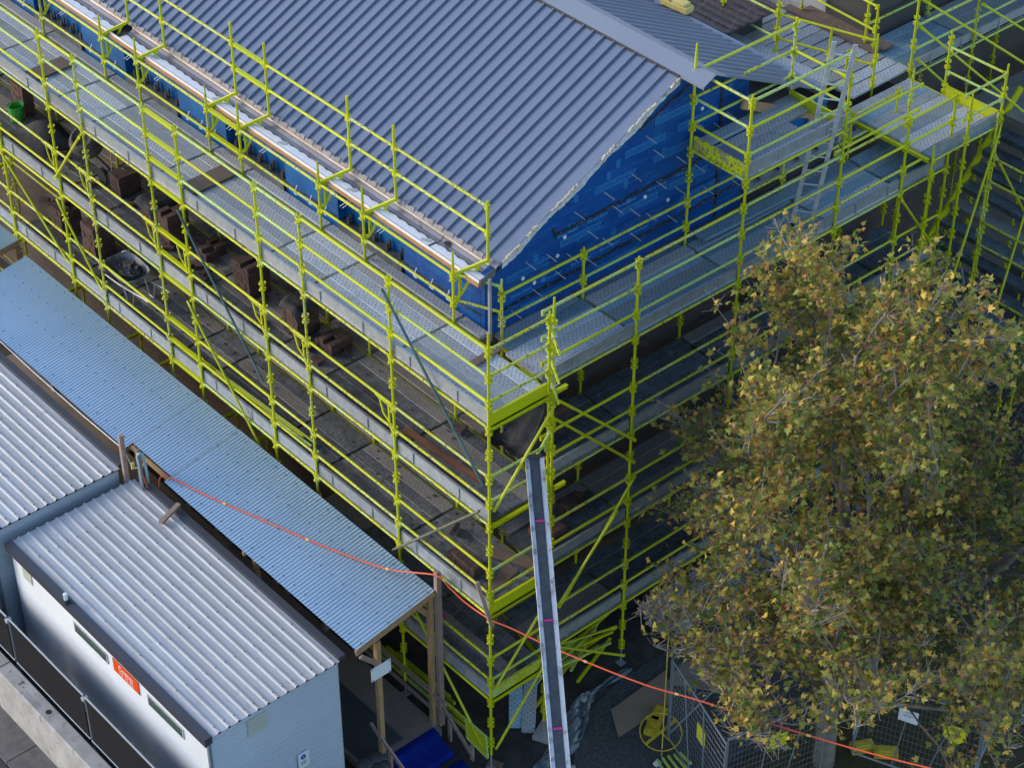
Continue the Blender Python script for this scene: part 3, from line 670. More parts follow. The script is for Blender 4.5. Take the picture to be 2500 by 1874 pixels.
#FAR
def far_decks():
    # raised deck H, link deck J, far run E
    h=thing('scaffold',(10.6,.2,0),'yellow scaffold bay with the raised plank deck right of the ladder','scaffold')
    zH=8.02
    for x,y,t in ((10.5,.2,8.3),(10.5,2.35,9.3),(12.35,.2,9.25),(12.35,1.5,9.4),(11.2,.05,9.2),(10.9,1.15,9.3)):
        standard(h,x,y,.1,t,.06,-2,17,base=False)
    tee(h,(10.45,.2,zH-.02),(10.45,2.35,zH-.02)); tee(h,(12.35,.2,zH-.02),(12.35,2.4,zH-.02)); ledger(h,(10.5,.2,zH-.03),(12.35,.2,zH-.03)); 
    for z in (8.55,9.05): ledger(h,(11.2,.2,z),(12.35,.2,z),'guard_rail',YELG); ledger(h,(12.35,.2,z),(12.35,1.5,z),'guard_rail',YELG); 
    for z in (8.6,9.1): ledger(h,(8.6,.9,z),(10.9,.9,z),'guard_rail',YEL)
    toe(h,(10.7,.2),(12.35,.2),zH+.0,(0,-1,0),mat=GALV)
    toe(h,(12.35,.2),(12.35,1.5),zH+.02,(1,0,0),'end_toe_board',YEL,.25,steel=False)
    for k in range(8):
        y=.33+.262*k; plank((10.5,y,zH+.05),(12.3,y,zH+.05),.245,PLK if k%3 else PLKB,f'steel plank on raised deck right of ladder, number {k+1} from its toe board','planks on the raised deck')
    j=thing('scaffold',(11,2.4,0),'yellow scaffold bay with guard rails round the link deck by the dark rendered wall','scaffold')
    for x,y,t in ((10.9,3.1,9.3),(10.9,4.4,9.4),(12.5,3.35,9.1),(12.6,5.3,9.1),(11.5,2.5,9.2),(10.9,5.8,9.6)): standard(j,x,y,.1,t,.06,-2,17,base=False)
    for z in (8.55,9.05):
        ledger(j,(12.5,3.35,z),(12.6,5.3,z),'guard_rail',YEL)
        ledger(j,(10.9,4.4,z),(11.5,2.5,z),'guard_rail',YEL); ledger(j,(10.9,5.8,z),(10.9,4.4,z),'guard_rail',YELG)
    tee(j,(10.85,2.95,8.0),(10.85,5.9,8.0))
    for k in range(11):
        y=2.62+.30*k; plank((10.95,y,8.10+rr(-.01,.02)),(12.55,y,8.10+rr(-.01,.02)),.25,PLK,f'steel plank on the link deck, number {k+1} counting away from the ladder','planks on the link deck')
    plank((10.70,5.45,8.26),(10.82,3.0,8.26),.25,PLK,'pale steel plank laid crosswise along the inner end of the link deck','planks on the link deck')
    tag(MB().box(12.62,12.9,3.2,5.3,8.14,8.18).build('timber_board',PLY),'wide dusty timber board lying along the dark rendered wall','board')
    tag(MB().box(12.40,12.60,3.25,5.6,8.14,8.175).build('timber_board',WOOD),'narrow grey timber board beside the wide one by the dark wall','board')
    e=thing('scaffold',(13,2.4,0),'yellow scaffold run with toe board beside the dark rendered wall, top right','scaffold')
    zE=8.02
    xe=[12.45,14.3,16.7,19.1,21.5]
    for x in xe:
        standard(e,x,2.4,.1,9.9 if x<13 else 9.6,.06,-2,17,base=False); standard(e,x+.1,3.62,.1,9.2,.06,-1,17,base=False)
    for a,b in zip(xe[:-1],xe[1:]):
        for z in (8.0,8.55,9.05): ledger(e,(a,2.4,z),(b,2.4,z),'ledger' if z<8.2 else 'guard_rail',YELG); 
        for z in (8.55,9.05): ledger(e,(a+.1,3.62,z),(b+.1,3.62,z),'inner_guard_rail',YELG)
        toe(e,(a,2.4),(b,2.4),zE+.02,(0,-1,0))
        for k in range(5):
            y=2.55+.25*k; plank((a+.02,y,8.09),(b-.02,y,8.09),.235,PLKB,f'plank {k+1} from the toe board, {bays_names[xe.index(a)]} bay beside the dark wall','planks beside the dark wall')
    for p,q in (((12.5,2.3,9.6),(14.3,.3,8.0)),((12.5,2.3,9.05),(14.2,.2,7.0)),((12.5,2.3,8.4),(13.4,1.2,7.2)),((14.3,2.3,8.9),(16.3,.4,7.2)),((12.35,.15,8.0),(11.2,-.1,5.2)),((13.9,.1,7.4),(12.2,-.5,4.3)),((14.6,.1,7.2),(12.9,-.6,3.6)),((12.35,.2,7.4),(13.9,.2,5.2))): brace(e,p,q,name='stair_brace')
    # lower stair tower, far right
    s=thing('stair_tower',(12.5,-1,0),'grey steel access stair inside yellow tubes behind the tree','stair')
    for k in range(11):
        x=12.3+k*.27; z=3.4+k*.30
        g=MB(); g.box(x,x+.30,-1.9,1.9,z-.035,z); g.box(x,x+.012,-1.9,1.9,z-.12,z-.036); g.build('tread',PLKDB,s)
    for y in (-1.95,1.95): MB().beam((12.1,y,3.1),(15.5,y,6.8),.04,.2).build('stringer',YEL,s)
    for x,y in ((12.2,-1.2),(12.2,.15),(13.9,-1.2),(13.9,.15),(15.6,-1.2),(15.6,.15)): standard(s,x,y,.1,8.3,.06,0,17,base=False)
    for z in (4.0,4.5,5.5,6.0,6.9,7.4):
        ledger(s,(12.2,-1.2,z),(13.9,-1.2,z),'stair_rail'); ledger(s,(13.9,-1.2,z),(15.6,-1.2,z),'stair_rail'); ledger(s,(12.2,.15,z),(12.2,-1.2,z),'stair_rail')
    k_=thing('scaffold',(15,1,0),'dark lower scaffold deck at the far right edge behind the stair','scaffold')
    g=MB()
    for k in range(14): g.box(15.2,24,-.6+k*.25,-.6+k*.25+.235,6.2,6.25)
    g.build('deck',PLKDB,k_)
    for x in (16.2,18.6,21): 
        for y in (-.6,.8): standard(k_,x,y,.1,7.6,.06,0,17,base=False)
    for z in (6.75,7.25): ledger(k_,(16.2,-.6,z),(18.6,-.6,z),'guard_rail'); ledger(k_,(18.6,-.6,z),(21,-.6,z),'guard_rail')
    # dark rendered block, pale wall, brown roof
    b=thing('rendered_building',(16,6,0),'dark brown rendered building block at top right','building')
    MB().box(12.85,30,3.78,4.9,0,12.5).build('wall',BOXD,b); MB().box(12.86,30,4.91,12,0,11).build('pale_wall',PALEW,b)
    r=thing('low_roof',(9,4,0),'dusty brown ribbed steel roof behind the ridge at top centre','roof')
    g=MB(); g.box(9.05,11.7,5.0,30,8.62,8.66)
    for k in range(13): g.box(9.1+k*.2,9.1+k*.2+.05,5.0,30,8.662,8.70)
    g.build('roof_sheet',DKRF,r); MB().box(9.05,11.6,5.4,30,7.4,8.61).build('wall',STEELD,r)
    # raw building seen between
    # fence feet / yellow plastic blocks on the roof edge
    for (x,y,z,a,lab) in ((8.95,5.15,9.62,.1,'yellow plastic fence foot block at the rear roof edge, nearer the ladder'),(8.95,6.35,9.62,-.1,'yellow plastic fence foot block at the rear roof edge, farther one')):
        g=MB(); c,s_=math.cos(a),math.sin(a); u=Vector((-s_,c,0)); v=Vector((c,s_,0)); w_=Vector((0,0,1))
        g.obox((x,y,z),u,v,w_,.62,.22,.12); g.obox((x,y,z+.075),u,v,w_,.5,.16,.03); g.obox(Vector((x,y,z+.08))+u*.17,u,v,w_,.14,.20,.06); g.obox(Vector((x,y,z+.08))-u*.17,u,v,w_,.14,.20,.06)
        o=tag(g.build('fence_foot',CYEL),lab,'fence foot','yellow fence feet on the rear roof edge')
        bv=o.modifiers.new('b','BEVEL'); bv.width=.018; bv.segments=2
    # offcuts
    random.seed(3)
    for k in range(7):
        x=9.45+rr(0,.2); y=2.9+k*.2; a=rr(1,2.2); g=MB(); u=Vector((math.cos(a),math.sin(a),0)); g.obox((x,y,8.9),u,u.cross(Vector((0,0,1))),Vector((0,0,1)),rr(.2,.4) if k<5 else .9,.07,.05)
        tag(g.build('timber_offcut',PINE),'short pale pine offcut in the heap between the rear roof edge and the link deck','offcut','pine offcuts by the roof edge')
    MB_=MB(); MB_.box(9.32,9.75,2.6,4.4,8.80,8.86); tag(MB_.build('plank_platform',GALV),'narrow steel platform under the pine offcuts beside the rear roof','platform')
    for x,y in ((9.2,2.3),(9.8,2.3),(9.2,5.1),(9.8,5.1)): pass
far_decks()
#PROPS
# ---------------------------------------------------------------- site offices and walkway
def corr(g,x0,x1,z0,z1,y0,y1,pitch,amp,n=6,th=.002):
    # corrugated sheet: ribs run along x, wave along y
    k=int((y1-y0)/pitch*n); a=[];b=[]
    for i in range(k+1):
        y=y0+(y1-y0)*i/k; dz=amp*math.cos(2*math.pi*(y-y0)/pitch); a.append((x0,y,z0+dz)); b.append((x1,y,z1+dz))
    g.add(a+b,[(i,i+k+1,i+k+2,i+1) for i in range(k)])
def office(y0,y1,x0,x1,zt,label,parts=True):
    o=thing('site_office',((x0+x1)/2,(y0+y1)/2,0),label,'site office')
    # roof: trapezoid ribs along y
    g=MB(); p=.1915; prof=[]; x=x0+.13; 
    while x<x1-.02:
        prof+=[(x,y0-.02,zt),(x+.10,y0-.02,zt),(x+.118,y0-.02,zt+.032),(x+.148,y0-.02,zt+.032),(x+.166,y0-.02,zt)]; x+=p
    prof=[q for q in prof if q[0]<=x1-.03]+[(x1-.03,y0-.02,zt)]
    g.ribbon(prof,(0,y1-y0+.04,0)); g.build('roof',OFR,o)
    g=MB(); x=x0+.13+.133
    while x<x1-.1:
        y=y0+.12
        while y<y1:
            g.box(x-.009,x+.009,y-.009,y+.009,zt+.031,zt+.040); y+=1.05
        x+=p
    s=g.build('roof_screws',STEELD,o); s['kind']='stuff'
    # walls: fine horizontal corrugation on the two seen sides
    def wall(name,p0,p1,nrm):
        g=MB(); p0=Vector(p0);p1=Vector(p1); nrm=Vector(nrm); k=int((zt-.06-.25)/.0075); vs0=[];vs1=[]
        for i in range(k+1):
            z=.25+i*.0075; d=nrm*(.010*math.sin(2*math.pi*z/.056)); vs0.append(p0+d+Vector((0,0,z))); vs1.append(p1+d+Vector((0,0,z)))
        n=k+1; g.add(vs0+vs1,[(i,i+n,i+n+1,i+1) for i in range(k)]); return g.build(name,OFW,o)
    xi=x0+.07
    wall('wall',(xi,y1,0),(xi,y0+.03,0),(-1,0,0)); wall('wall',(xi,y0+.03,0),(x1-.04,y0+.03,0),(0,-1,0))
    wall('wall',(x1-.04,y0+.03,0),(x1-.04,y1-.03,0),(1,0,0)); wall('wall',(x1-.04,y1-.03,0),(xi,y1-.03,0),(0,1,0))
    g=MB(); g.box(x0-.02,x0+.12,y0-.03,y1+.03,zt+.0,zt+.045); g.box(x0-.02,x0+.02,y0-.03,y1+.03,zt-.13,zt-.001); g.box(x0+.021,x0+.12,y0-.03,y0-.005,zt-.11,zt-.001); g.build('roof_trim',TRIM,o)
    g=MB(); g.box(x1-.02,x1+.12,y0+.02,y1,zt-.03,zt+.05); g.build('rear_gutter',TRIM,o)
    g=MB(); g.box(xi-.02,xi+.03,y0+.0,y0+.06,.05,zt-.13); g.build('corner_trim',M('corner_trim_blue_grey',(.16,.20,.25),rough=.5) if 'corner_trim_blue_grey' not in bpy.data.materials else bpy.data.materials['corner_trim_blue_grey'],o)
    return o,xi
o1,xi=office(1.40,7.44,-4.73,-2.04,3.0,'white site office with orange sign and two slot windows, nearest the camera')
def office_parts(o,xi):
    for (ya,yb) in ((5.45,4.40),(3.20,2.16)):
        g=MB(); g.box(xi-.016,xi+.02,yb,ya,2.36,2.39); g.box(xi-.016,xi+.02,yb,ya,2.57,2.60); g.box(xi-.016,xi+.02,ya-.03,ya,2.391,2.569); g.box(xi-.016,xi+.02,yb,yb+.03,2.391,2.569)
        w_=g.build('window',OFW,o)
        p=MB(); 
        for k in range(3): p.obox((xi-.004,(ya+yb)/2,2.42+k*.06),Vector((0,1,0)),Vector((.5,0,.866)),Vector((-.866,0,.5)),ya-yb-.07,.068,.006)
        p.box(xi+.006,xi+.01,yb+.03,ya-.03,2.391,2.569); p.build('louvre_glass',GLS,w_)
    g=MB(); g.box(xi-.018,xi-.008,3.45,4.22,2.37,2.665); s=g.build('sign',ORG,o)
    s['label']='orange rectangular sign with white lettering'
    text('Coates',.155,(xi-.0195,3.83,2.52),ROT_W,WHITE,s,'lettering','CENTER'); text('13 15 52',.125,(xi-.0195,3.83,2.405),ROT_W,WHITE,s,'lettering','CENTER')
    g=MB(); 
    for yy in (3.47,4.2):
        for zz in (2.39,2.645): g.tube((xi-.0195,yy,zz),(xi-.017,yy,zz),.007,6)
    g.build('screws',INK,s)
    g=MB(); g.box(-3.92,-3.54,1.405,1.425,2.50,2.86); g.box(-3.89,-3.57,1.395,1.406,2.53,2.83); 
    for k in range(14): g.box(-3.87,-3.59,1.390,1.396,2.55+k*.02,2.555+k*.02)
    g.build('vent',VENT,o)
    g=MB(); g.box(xi-.015,xi+.0,6.80,7.10,2.45,2.80); 
    for k in range(12): g.box(xi-.019,xi-.0145,6.83,7.07,2.48+k*.025,2.485+k*.025)
    g.build('vent',VENT,o)
    g=MB(); g.box(-3.03,-2.80,1.402,1.408,1.05,1.42); n=g.build('notice',WHITE,o)
    g=MB(); g.tube((-2.92,1.398,1.31),(-2.92,1.401,1.31),.052,18); g.build('notice_symbol',INKB,n); text('i',.085,(-2.92,1.396,1.28),ROT_S,WHITE,n,'lettering','CENTER')
    g=MB(); 
    for k in range(3): g.box(-2.98,-2.86,1.3995,1.401,1.14+k*.03,1.148+k*.03)
    g.build('notice_lines',INK,n)
    g=MB(); g.box(-4.79,-4.63,5.42,5.58,3.046,3.06); g.box(-4.76,-4.66,5.45,5.55,3.06,3.09); g.build('vent_flange',STEELD,o)
    g=MB(); g.lathe((-4.71,5.5,3.06),[(.035,0),(.035,.13),(.040,.135),(.040,.155),(0,.16)],14); g.build('vent_pipe',WHITE,o)
office_parts(o1,xi)
o2,_=office(7.68,13.9,-4.95,-2.20,3.2,'white site office with ribbed roof, second one along, beyond the nearest office')
tag(MB().beam((-2.42,6.08,3.075),(-1.93,6.22,3.14),.09,.05).build('timber_stick',RAWW),'short grey timber stick bridging the office roof and the awning','timber')
# walkway deck
wk=thing('walkway',(-.9,1.1,0),'raised plywood walkway with mesh mat and blue carpet steps beside the office','walkway')
def walkway():
    g=MB()
    for k in range(6): g.box(-1.80,-.20,1.10+k*2.4,1.10+(k+1)*2.4-.006,.27,.30)
    g.build('deck',DECK,wk)
    g=MB(); g.box(-1.80,-.20,1.10,15.4,.12,.265); g.build('deck_frame',WOOD,wk)
    g=MB(); g.box(-1.75,-.86,1.35,13,.302,.308)
    k=0;y=1.36
    while y<6.5: g.box(-1.75,-.86,y,y+.018,.309,.322); y+=.045
    x=-1.74
    while x<-.87: g.box(x,x+.015,1.35,6.5,.323,.330); x+=.05
    g.build('mesh_mat',MAT_,wk)
    g=MB(); prof=[(-1.30,1.22,.305),(-1.30,1.10,.31),(-1.30,1.04,.30),(-1.30,1.0,.19),(-1.30,.96,.165),(-1.30,.70,.155),(-1.30,.66,.14),(-1.30,.64,.03)]
    g.ribbon(prof,(1.0,0,0)); g.build('carpet',CARP,wk,smooth=True)
    g=MB(); prof=[(-1.30,.52,.02),(-1.30,.50,.07),(-1.30,.47,.085),(-1.30,.16,.08),(-1.30,.12,.01)]
    g.ribbon(prof,(1.02,0,0)); g.build('carpet',CARP,wk,smooth=True)
    # hand rails
    for x in (-.13,-1.45):
        MB().beam((x,1.48,1.02),(x,.33,.16+(.3 if x<-1 else 0)),.035,.085).build('sloping_hand_rail',RAWW,wk)
        for y,z in ((1.0,.68),(.40,.36)): MB().beam((x+.035,y,-.02),(x+.035,y,z+(.08 if x<-1 else 0)),.04,.075,(0,1,0)).build('rail_post',RAWW,wk)
    for z,ya in ((1.05,.92),(.66,1.25)): MB().beam((-.235,7.5,z),(-.235,ya,z+.02),.035,.08).build('hand_rail',RAWW,wk)
    for y in (3.6,6.0): MB().beam((-.19,y,.0),(-.19,y,1.1),.04,.09,(0,1,0)).build('rail_post',RAWW,wk)
walkway()
AZ=lambda x: 3.205+(x+1.83)*.18
def awning():
    a=thing('awning',(-1,1.2,0),'long blue-grey corrugated awning on timber posts between offices and scaffold','awning')
    g=MB(); 
    # notched left edge: sheets are shorter where the two posts stand
    corr(g,-1.86,-.19,AZ(-1.86)+.06,AZ(-.19)+.06,1.19,6.78,.0762,.0085)
    corr(g,-1.70,-.20,AZ(-1.70)+.06,AZ(-.20)+.06,6.78,8.02,.0762,.0085)
    corr(g,-1.88,-.21,AZ(-1.88)+.06,AZ(-.21)+.06,8.02,14.12,.0762,.0085)
    g.build('roof_sheet',COR,a,smooth=True)
    random.seed(9)
    g=MB(); 
    for xs in (-1.72,-1.15,-.70,-.30):
        y=1.25
        while y<14: g.box(xs-.008,xs+.008,y-.008,y+.008,AZ(xs)+.066,AZ(xs)+.078); y+=.305
    o=g.build('roof_screws',STEELD,a); o['kind']='stuff'
    for x in (-1.74,-.95,-.27): MB().beam((x,1.22,AZ(x)+.0),(x,14.1,AZ(x)+.0),.045,.09).build('purlin',PINE,a)
    for y in (1.24,4.4,7.5,10.6,13.8): MB().beam((-1.84,y,AZ(-1.84)-.055),(-.2,y,AZ(-.2)-.055),.045,.09).build('rafter',PINE,a)
    MB().beam((-1.88,1.185,AZ(-1.88)-.0),(-.2,1.185,AZ(-.2)-.0),.022,.11).build('fascia',PINE,a)
    for (x,y) in ((-1.42,1.22),(-.24,1.28),(-1.60,4.4),(-.24,4.4),(-1.6,7.9),(-.24,7.5),(-.24,10.6),(-.24,13.8)):
        p=MB().box(x-.045,x+.045,y-.045,y+.045,.32,AZ(x)-.10).build('post',PINE,a)
        g=MB(); g.box(x-.05,x+.05,y-.05,y+.05,.301,.36); g.build('post_foot',GALV,p)
    MB().beam((-1.80,1.16,AZ(-1.8)-.10),(-1.47,1.17,AZ(-1.5)-.55),.04,.085).build('knee_brace',RAWW,a)
    MB().beam((-.55,1.30,AZ(-.5)-.08),(-.27,1.30,AZ(-.3)-.5),.04,.10).build('knee_brace',PINE,a)
    # post with plate sign
    g=MB(); g.prism([(-1.61,1.165,2.36),(-1.19,1.165,2.36),(-1.19,1.165,2.66),(-1.61,1.165,2.66)],(0,.004,0)); s=g.build('white_plate',WHITE,a)
    g=MB(); 
    for xx in (-1.58,-1.22):
        for z in (2.385,2.635): g.tube((xx,1.160,z),(xx,1.164,z),.014,8)
    g.build('plate_fixings',INK,s)
    # taller doubled timber post at the corner
    tp=MB(); tp.box(-.185,-.145,1.14,1.225,.30,3.98); tp.box(-.143,-.085,1.14,1.225,.302,3.95); tag(tp.build('timber_post',RAWW),'tall doubled timber post standing above the awning corner, carrying the orange cable','post')
awning()
def awning2():
    a=thing('awning',(-.6,15.5,0),'short corrugated awning with pine frame at the left edge of the photo','awning')
    g=MB(); corr(g,-1.9,-.02,3.35,3.55,14.72,20,.0762,.0085); g.build('roof_sheet',COR,a,smooth=True)
    MB().beam((-1.9,14.74,3.27),(-.05,14.74,3.47),.04,.12).build('fascia',PINE,a)
    MB().box(-.14,-.04,14.70,14.80,.3,3.38).build('post',PINE,a); MB().box(-.13,-.05,14.82,19.9,3.32,3.42).build('beam',PINE,a)
awning2()
def cable_posts():
    p=MB().box(-2.24,-2.15,7.48,7.55,.3,4.05); 
    tag(p.build('timber_post',RAWW),'grey timber post rising through the awning notch, farther of the pair there','post')
    q=MB(); q.box(-2.10,-2.03,7.17,7.23,.3,3.85); tag(q.build('timber_post',RAWW),'grey timber post with pale blue hose and yellow tag at the awning notch','post')
    h=MB(); h.path([(-2.12,7.14,3.78),(-2.07,7.12,3.82),(-2.02,7.13,3.77),(-2.0,7.10,3.4),(-1.99,7.10,3.1)],.028,8); h.path([(-2.13,7.14,3.76),(-2.13,7.1,3.5),(-2.11,7.1,3.0)],.02,8)
    tag(h.build('hose',M('pale_blue_hose',(.30,.45,.52),rough=.5),smooth=True),'pale blue-grey hose looped over the post at the awning notch','hose')
    c=MB(); c.path([(-1.93,12.9,3.30),(-1.95,11,3.27),(-1.96,9.3,3.29),(-2.12,7.6,3.62),(-2.13,7.35,3.35),(-2.1,7.2,3.45)],.008,6); tag(c.build('cable',WHITE),'thin white cable running along the left edge of the awning','cable')
    t=MB(); t.box(-2.2,-2.14,7.25,7.28,3.42,3.56); tag(t.build('tag',CYEL),'small yellow tag hanging by the hose post','tag')
    pts=[(-2.06,7.15,3.30),(-2.04,7.05,3.02),(-1.98,6.98,2.86),(-1.90,6.95,2.95),(-1.86,6.92,3.22),(-1.82,6.85,3.315),(-1.70,6.6,3.32),(-1.55,5.9,3.34),(-1.2,4.6,3.40),(-.85,3.3,3.47),(-.5,2.1,3.60),(-.19,1.16,3.93),(-.12,.9,3.80),(-.07,.5,3.68),(-.03,-.05,3.70),(.1,-.42,3.69),(.32,-1.3,3.72),(.72,-2.8,3.86),(1.1,-3.75,3.95),(2.02,-6.41,4.3),(3.2,-10,5.2)]
    P_=[Vector(p) for p in pts]; out=[]
    for i in range(len(P_)-1):
        a=P_[max(i-1,0)];b=P_[i];c_=P_[i+1];d=P_[min(i+2,len(P_)-1)]
        for k in range(6):
            t=k/6; out.append(.5*((2*b)+(c_-a)*t+(2*a-5*b+4*c_-d)*t*t+(3*b-a-3*c_+d)*t**3))
    out.append(P_[-1])
    o=thing('power_cable',pts[0],'orange power cable slung from the awning post past the corner standard to bottom right','cable')
    MB().path(out,.014,8).build('sheath',ORC,o,smooth=True)
    for i in (44,52,60,68,98,106,112,116,119):
        if i<len(out)-1: MB().tube(out[i],out[i]+(out[i+1]-out[i]).normalized()*.06,.021,8).build('cable_tag',CYEL,o)
    s=MB(); s.beam((-.14,.16,4.45),(-.02,-.07,3.55),.07,.025,(0,1,0)); tag(s.build('timber_stake',RAWW),'short pale timber stake tied to the corner standard under the orange cable','stake')
cable_posts()
def barrier():
    g=MB(); 
    for a,b in ((-3,1.9),(1.93,6.83),(6.86,12)):
        g.prism([(-5.68,a,.03),(-5.67,a,.3),(-5.62,a,.97),(-5.60,a,.99),(-5.34,a,.99),(-5.32,a,.97),(-5.28,a,.3),(-5.28,a,.03)],(0,b-a,0))
    o=thing('concrete_barrier',(-5.5,4,0),'pale concrete road barrier along the kerb at bottom left','barrier')
    b=g.build('barrier_block',CONC,o)
    MB().lathe((-5.46,5.35,.987),[(0,.006),(.05,.006),(.055,.008)],16).build('lifting_hole',INK,o)
    text('T -',.15,(-5.52,6.30,.995),Euler((0,0,R(-90))).to_matrix(),INK,o,'lettering')
    l=MB()
    random.seed(2)
    for r in range(4):
        y=6.02-r*.02
        while y>5.55: 
            w_=rr(.01,.03); l.box(-5.50-r*.028,-5.49-r*.028,y-w_,y,.9905,.992); y-=w_+rr(.008,.02)
    l.build('small_print',M('faded_print',(.2,.2,.2),rough=.8),o)
    h=thing('hoarding',(-5.25,4,0),'black shade-cloth fence panels with grey steel rails on the barrier','fence')
    for y0,y1 in ((-2.2,1.85),(1.9,4.28),(4.33,6.72),(6.8,10)):
        p=MB().box(-5.262,-5.25,y0+.03,y1-.03,1.03,2.05).build('shade_cloth',BLK,h)
        g=MB(); g.tube((-5.255,y0,2.07),(-5.255,y1,2.07),.02,8); g.tube((-5.255,y0,1.01),(-5.255,y1,1.01),.018,8); g.tube((-5.232,y0,.5),(-5.232,y0,2.05),.017,8); g.tube((-5.232,y1,.5),(-5.232,y1,2.05),.017,8); g.build('panel_frame',FEN,h)
    for y in (1.87,4.3,6.76): MB().box(-5.30,-5.20,y-.04,y+.04,1.98,2.05).build('clamp',ALU,h)
barrier()
# ---------------------------------------------------------------- things on the decks
UX,UY,UZ=Vector((1,0,0)),Vector((0,1,0)),Vector((0,0,1))
def brick_stack(x,y,z,nx,ny,nz,label,skip=0,lean=0):
    g=MB(); bl,bw,bh=.23,.11,.076
    for k in range(nz):
        for i in range(nx):
            for j in range(ny):
                if k==nz-1 and random.random()<skip: continue
                a=rr(-.05,.05); u=Vector((math.cos(a),math.sin(a),0)); v=Vector((-math.sin(a),math.cos(a),0))
                if (k+j)%2 and nx>1 and False: u,v=v,u
                g.obox((x+(i-(nx-1)/2)*(bl+.006)+rr(-.008,.008)+lean*k,y+(j-(ny-1)/2)*(bw+.006)+rr(-.006,.006),z+bh*(k+.5)),u,v,UZ,bl,bw,bh-.003)
    o=g.build('brick_stack',BRK); return tag(o,label,'bricks','stacks of brown bricks on the scaffold decks')
def loose(x,y,z,a,label,tilt=0):  # one loose brick
    g=MB(); u=Vector((math.cos(a),math.sin(a),0)); v=u.cross(UZ); w_=UZ
    if tilt: v,w_=v*math.cos(tilt)+UZ*math.sin(tilt),-v*math.sin(tilt)+UZ*math.cos(tilt)
    g.obox((x,y,z+.04+(.03 if tilt else 0)),u,v,w_,.23,.11,.073); return tag(g.build('brick',BRK),label,'brick','loose brown bricks')
def deck_props():
    random.seed(12)
    zB=L(7)+.08; zC=L(11)+.08; zD=L(15)+.08; zBr=zB+DZ; zCr=zC+DZ
    S_=brick_stack
    S_(1.0,15.6,zB,1,4,9,'tall brown brick stack beside the green bucket')
    S_(.92,11.75,zB,2,3,6,'low brown brick stack beside the shovel',.3)
    S_(.75,10.35,zB,2,4,8,'square brown brick stack under black sheeting left of the raking strut',.4)
    S_(.70,9.75,zB,2,3,9,'tall brown brick stack right behind the raking strut top',.3)
    S_(.95,8.95,zB,2,3,3,'small broken pile of bricks right of the raking strut',.5)
    S_(.95,8.0,zB,1,2,5,'short narrow brick stack left of the big stack',.5)
    S_(.85,7.5,zB,2,4,9,'big tall brown brick stack under the top deck toe board',.3)
    S_(.80,6.0,zB,2,4,8,'brown brick stack topped with black plastic, middle of the long side',.0)
    S_(.95,5.25,zB,2,4,3,'low spread of bricks beside the plastic-topped stack',.5)
    S_(.72,14.0,zC,2,4,9,'brown brick stack on the third deck near the left edge of the photo',.3)
    S_(.80,12.9,zC,2,4,10,'tall brown brick stack on the third deck behind the white helmet',.2)
    S_(.42,1.12,zC,1,6,3,'row of brown bricks on edge next to the corner, third deck',.1)
    S_(2.1,.95,zCr,2,4,3,'brick heap on the third deck right of the conveyor',.5)
    S_(2.9,1.2,zCr,2,3,3,'second brick heap on the third deck, farther right of the conveyor',.5)
    S_(2.35,1.25,zBr,2,5,9,'tall brick stack half covered by black tarpaulin beside the corner',.1)
    # plastic on stack
    g=MB(); 
    def cloth(g,pts_fn,nx,ny):
        vs=[pts_fn(i/(nx-1),j/(ny-1)) for i in range(nx) for j in range(ny)]
        g.add(vs,[(i*ny+j,(i+1)*ny+j,(i+1)*ny+j+1,i*ny+j+1) for i in range(nx-1) for j in range(ny-1)])
    cloth(g,lambda s,t:(.80+(s-.5)*.56,6.0+(t-.5)*.56,zB+.66+.03*math.sin(s*9+t*5)-.10*max(0,abs(s-.5)*2-.75)*4-.1*max(0,abs(t-.5)*2-.75)*4),14,14)
    tag(g.build('black_plastic',TARP,smooth=True),'crumpled black plastic on top of a brick stack','plastic sheet')
    g=MB(); cloth(g,lambda s,t:(.75+(s-.5)*.7,10.35+(t-.5)*.7,zB+.66+.02*math.sin(s*7+t*9)-.35*max(0,abs(s-.5)*2-.7)-.4*max(0,abs(t-.5)*2-.7)),12,12)
    tag(g.build('black_plastic',TARP,smooth=True),'dusty black sheet over the brick stack left of the raking strut','plastic sheet')
    # tarpaulin over the corner stack
    g=MB()
    def tp(s,t):
        x=1.45+s*1.15; y=.85+t*.85; hh=.72 if s>.55 else .72*max(0,(s-.12)/.43); 
        hh*=1-.85*max(0,(abs(t-.5)*2-.6)/.4)
        return (x-.15*(t<.2)*s,y,zBr+.03+hh+.05*math.sin(s*11+t*4)+.04*math.sin(t*13+s*6))
    cloth(g,tp,22,18); tag(g.build('black_tarpaulin',TARP,smooth=False),'crumpled black tarpaulin draped over bricks inside the scaffold corner','tarpaulin')
    # bucket
    b=thing('bucket',(.72,15.42,zB),'green plastic bucket with wire handle on the second deck, far left','bucket')
    g=MB(); g.lathe((.72,15.42,zB),[(0,.0),(.135,0),(.16,.30),(.168,.30),(.168,.335),(.155,.335),(.128,.02),(0,.02)],24); g.build('pail',GRNB,b,smooth=False)
    g=MB(); g.path([(.72+.165*math.cos(t),15.42+.02*math.sin(t*2),zB+.32+.13*math.sin(t)) for t in [math.pi*k/10 for k in range(11)]],.004,5); g.build('handle',ALU,b)
    text('MIX',.07,(.60,15.253,zB+.14),ROT_S,ORG,b,'lettering') if False else None
    g=MB(); cloth(g,lambda s,t:(.75+(s-.5)*.9,14.35+(t-.5)*1.3,zB+.04+.36*math.sin(math.pi*s)*math.sin(math.pi*t)+.05*math.sin(9*s+7*t)),18,18)
    tag(g.build('tarpaulin',TARP,smooth=True),'dusty dark tarpaulin heap between green bucket and mixer','tarpaulin')
    # mixer
    m=thing('cement_mixer',(.85,12.9,zB),'dirty grey cement mixer drum tilted on the second deck','mixer')
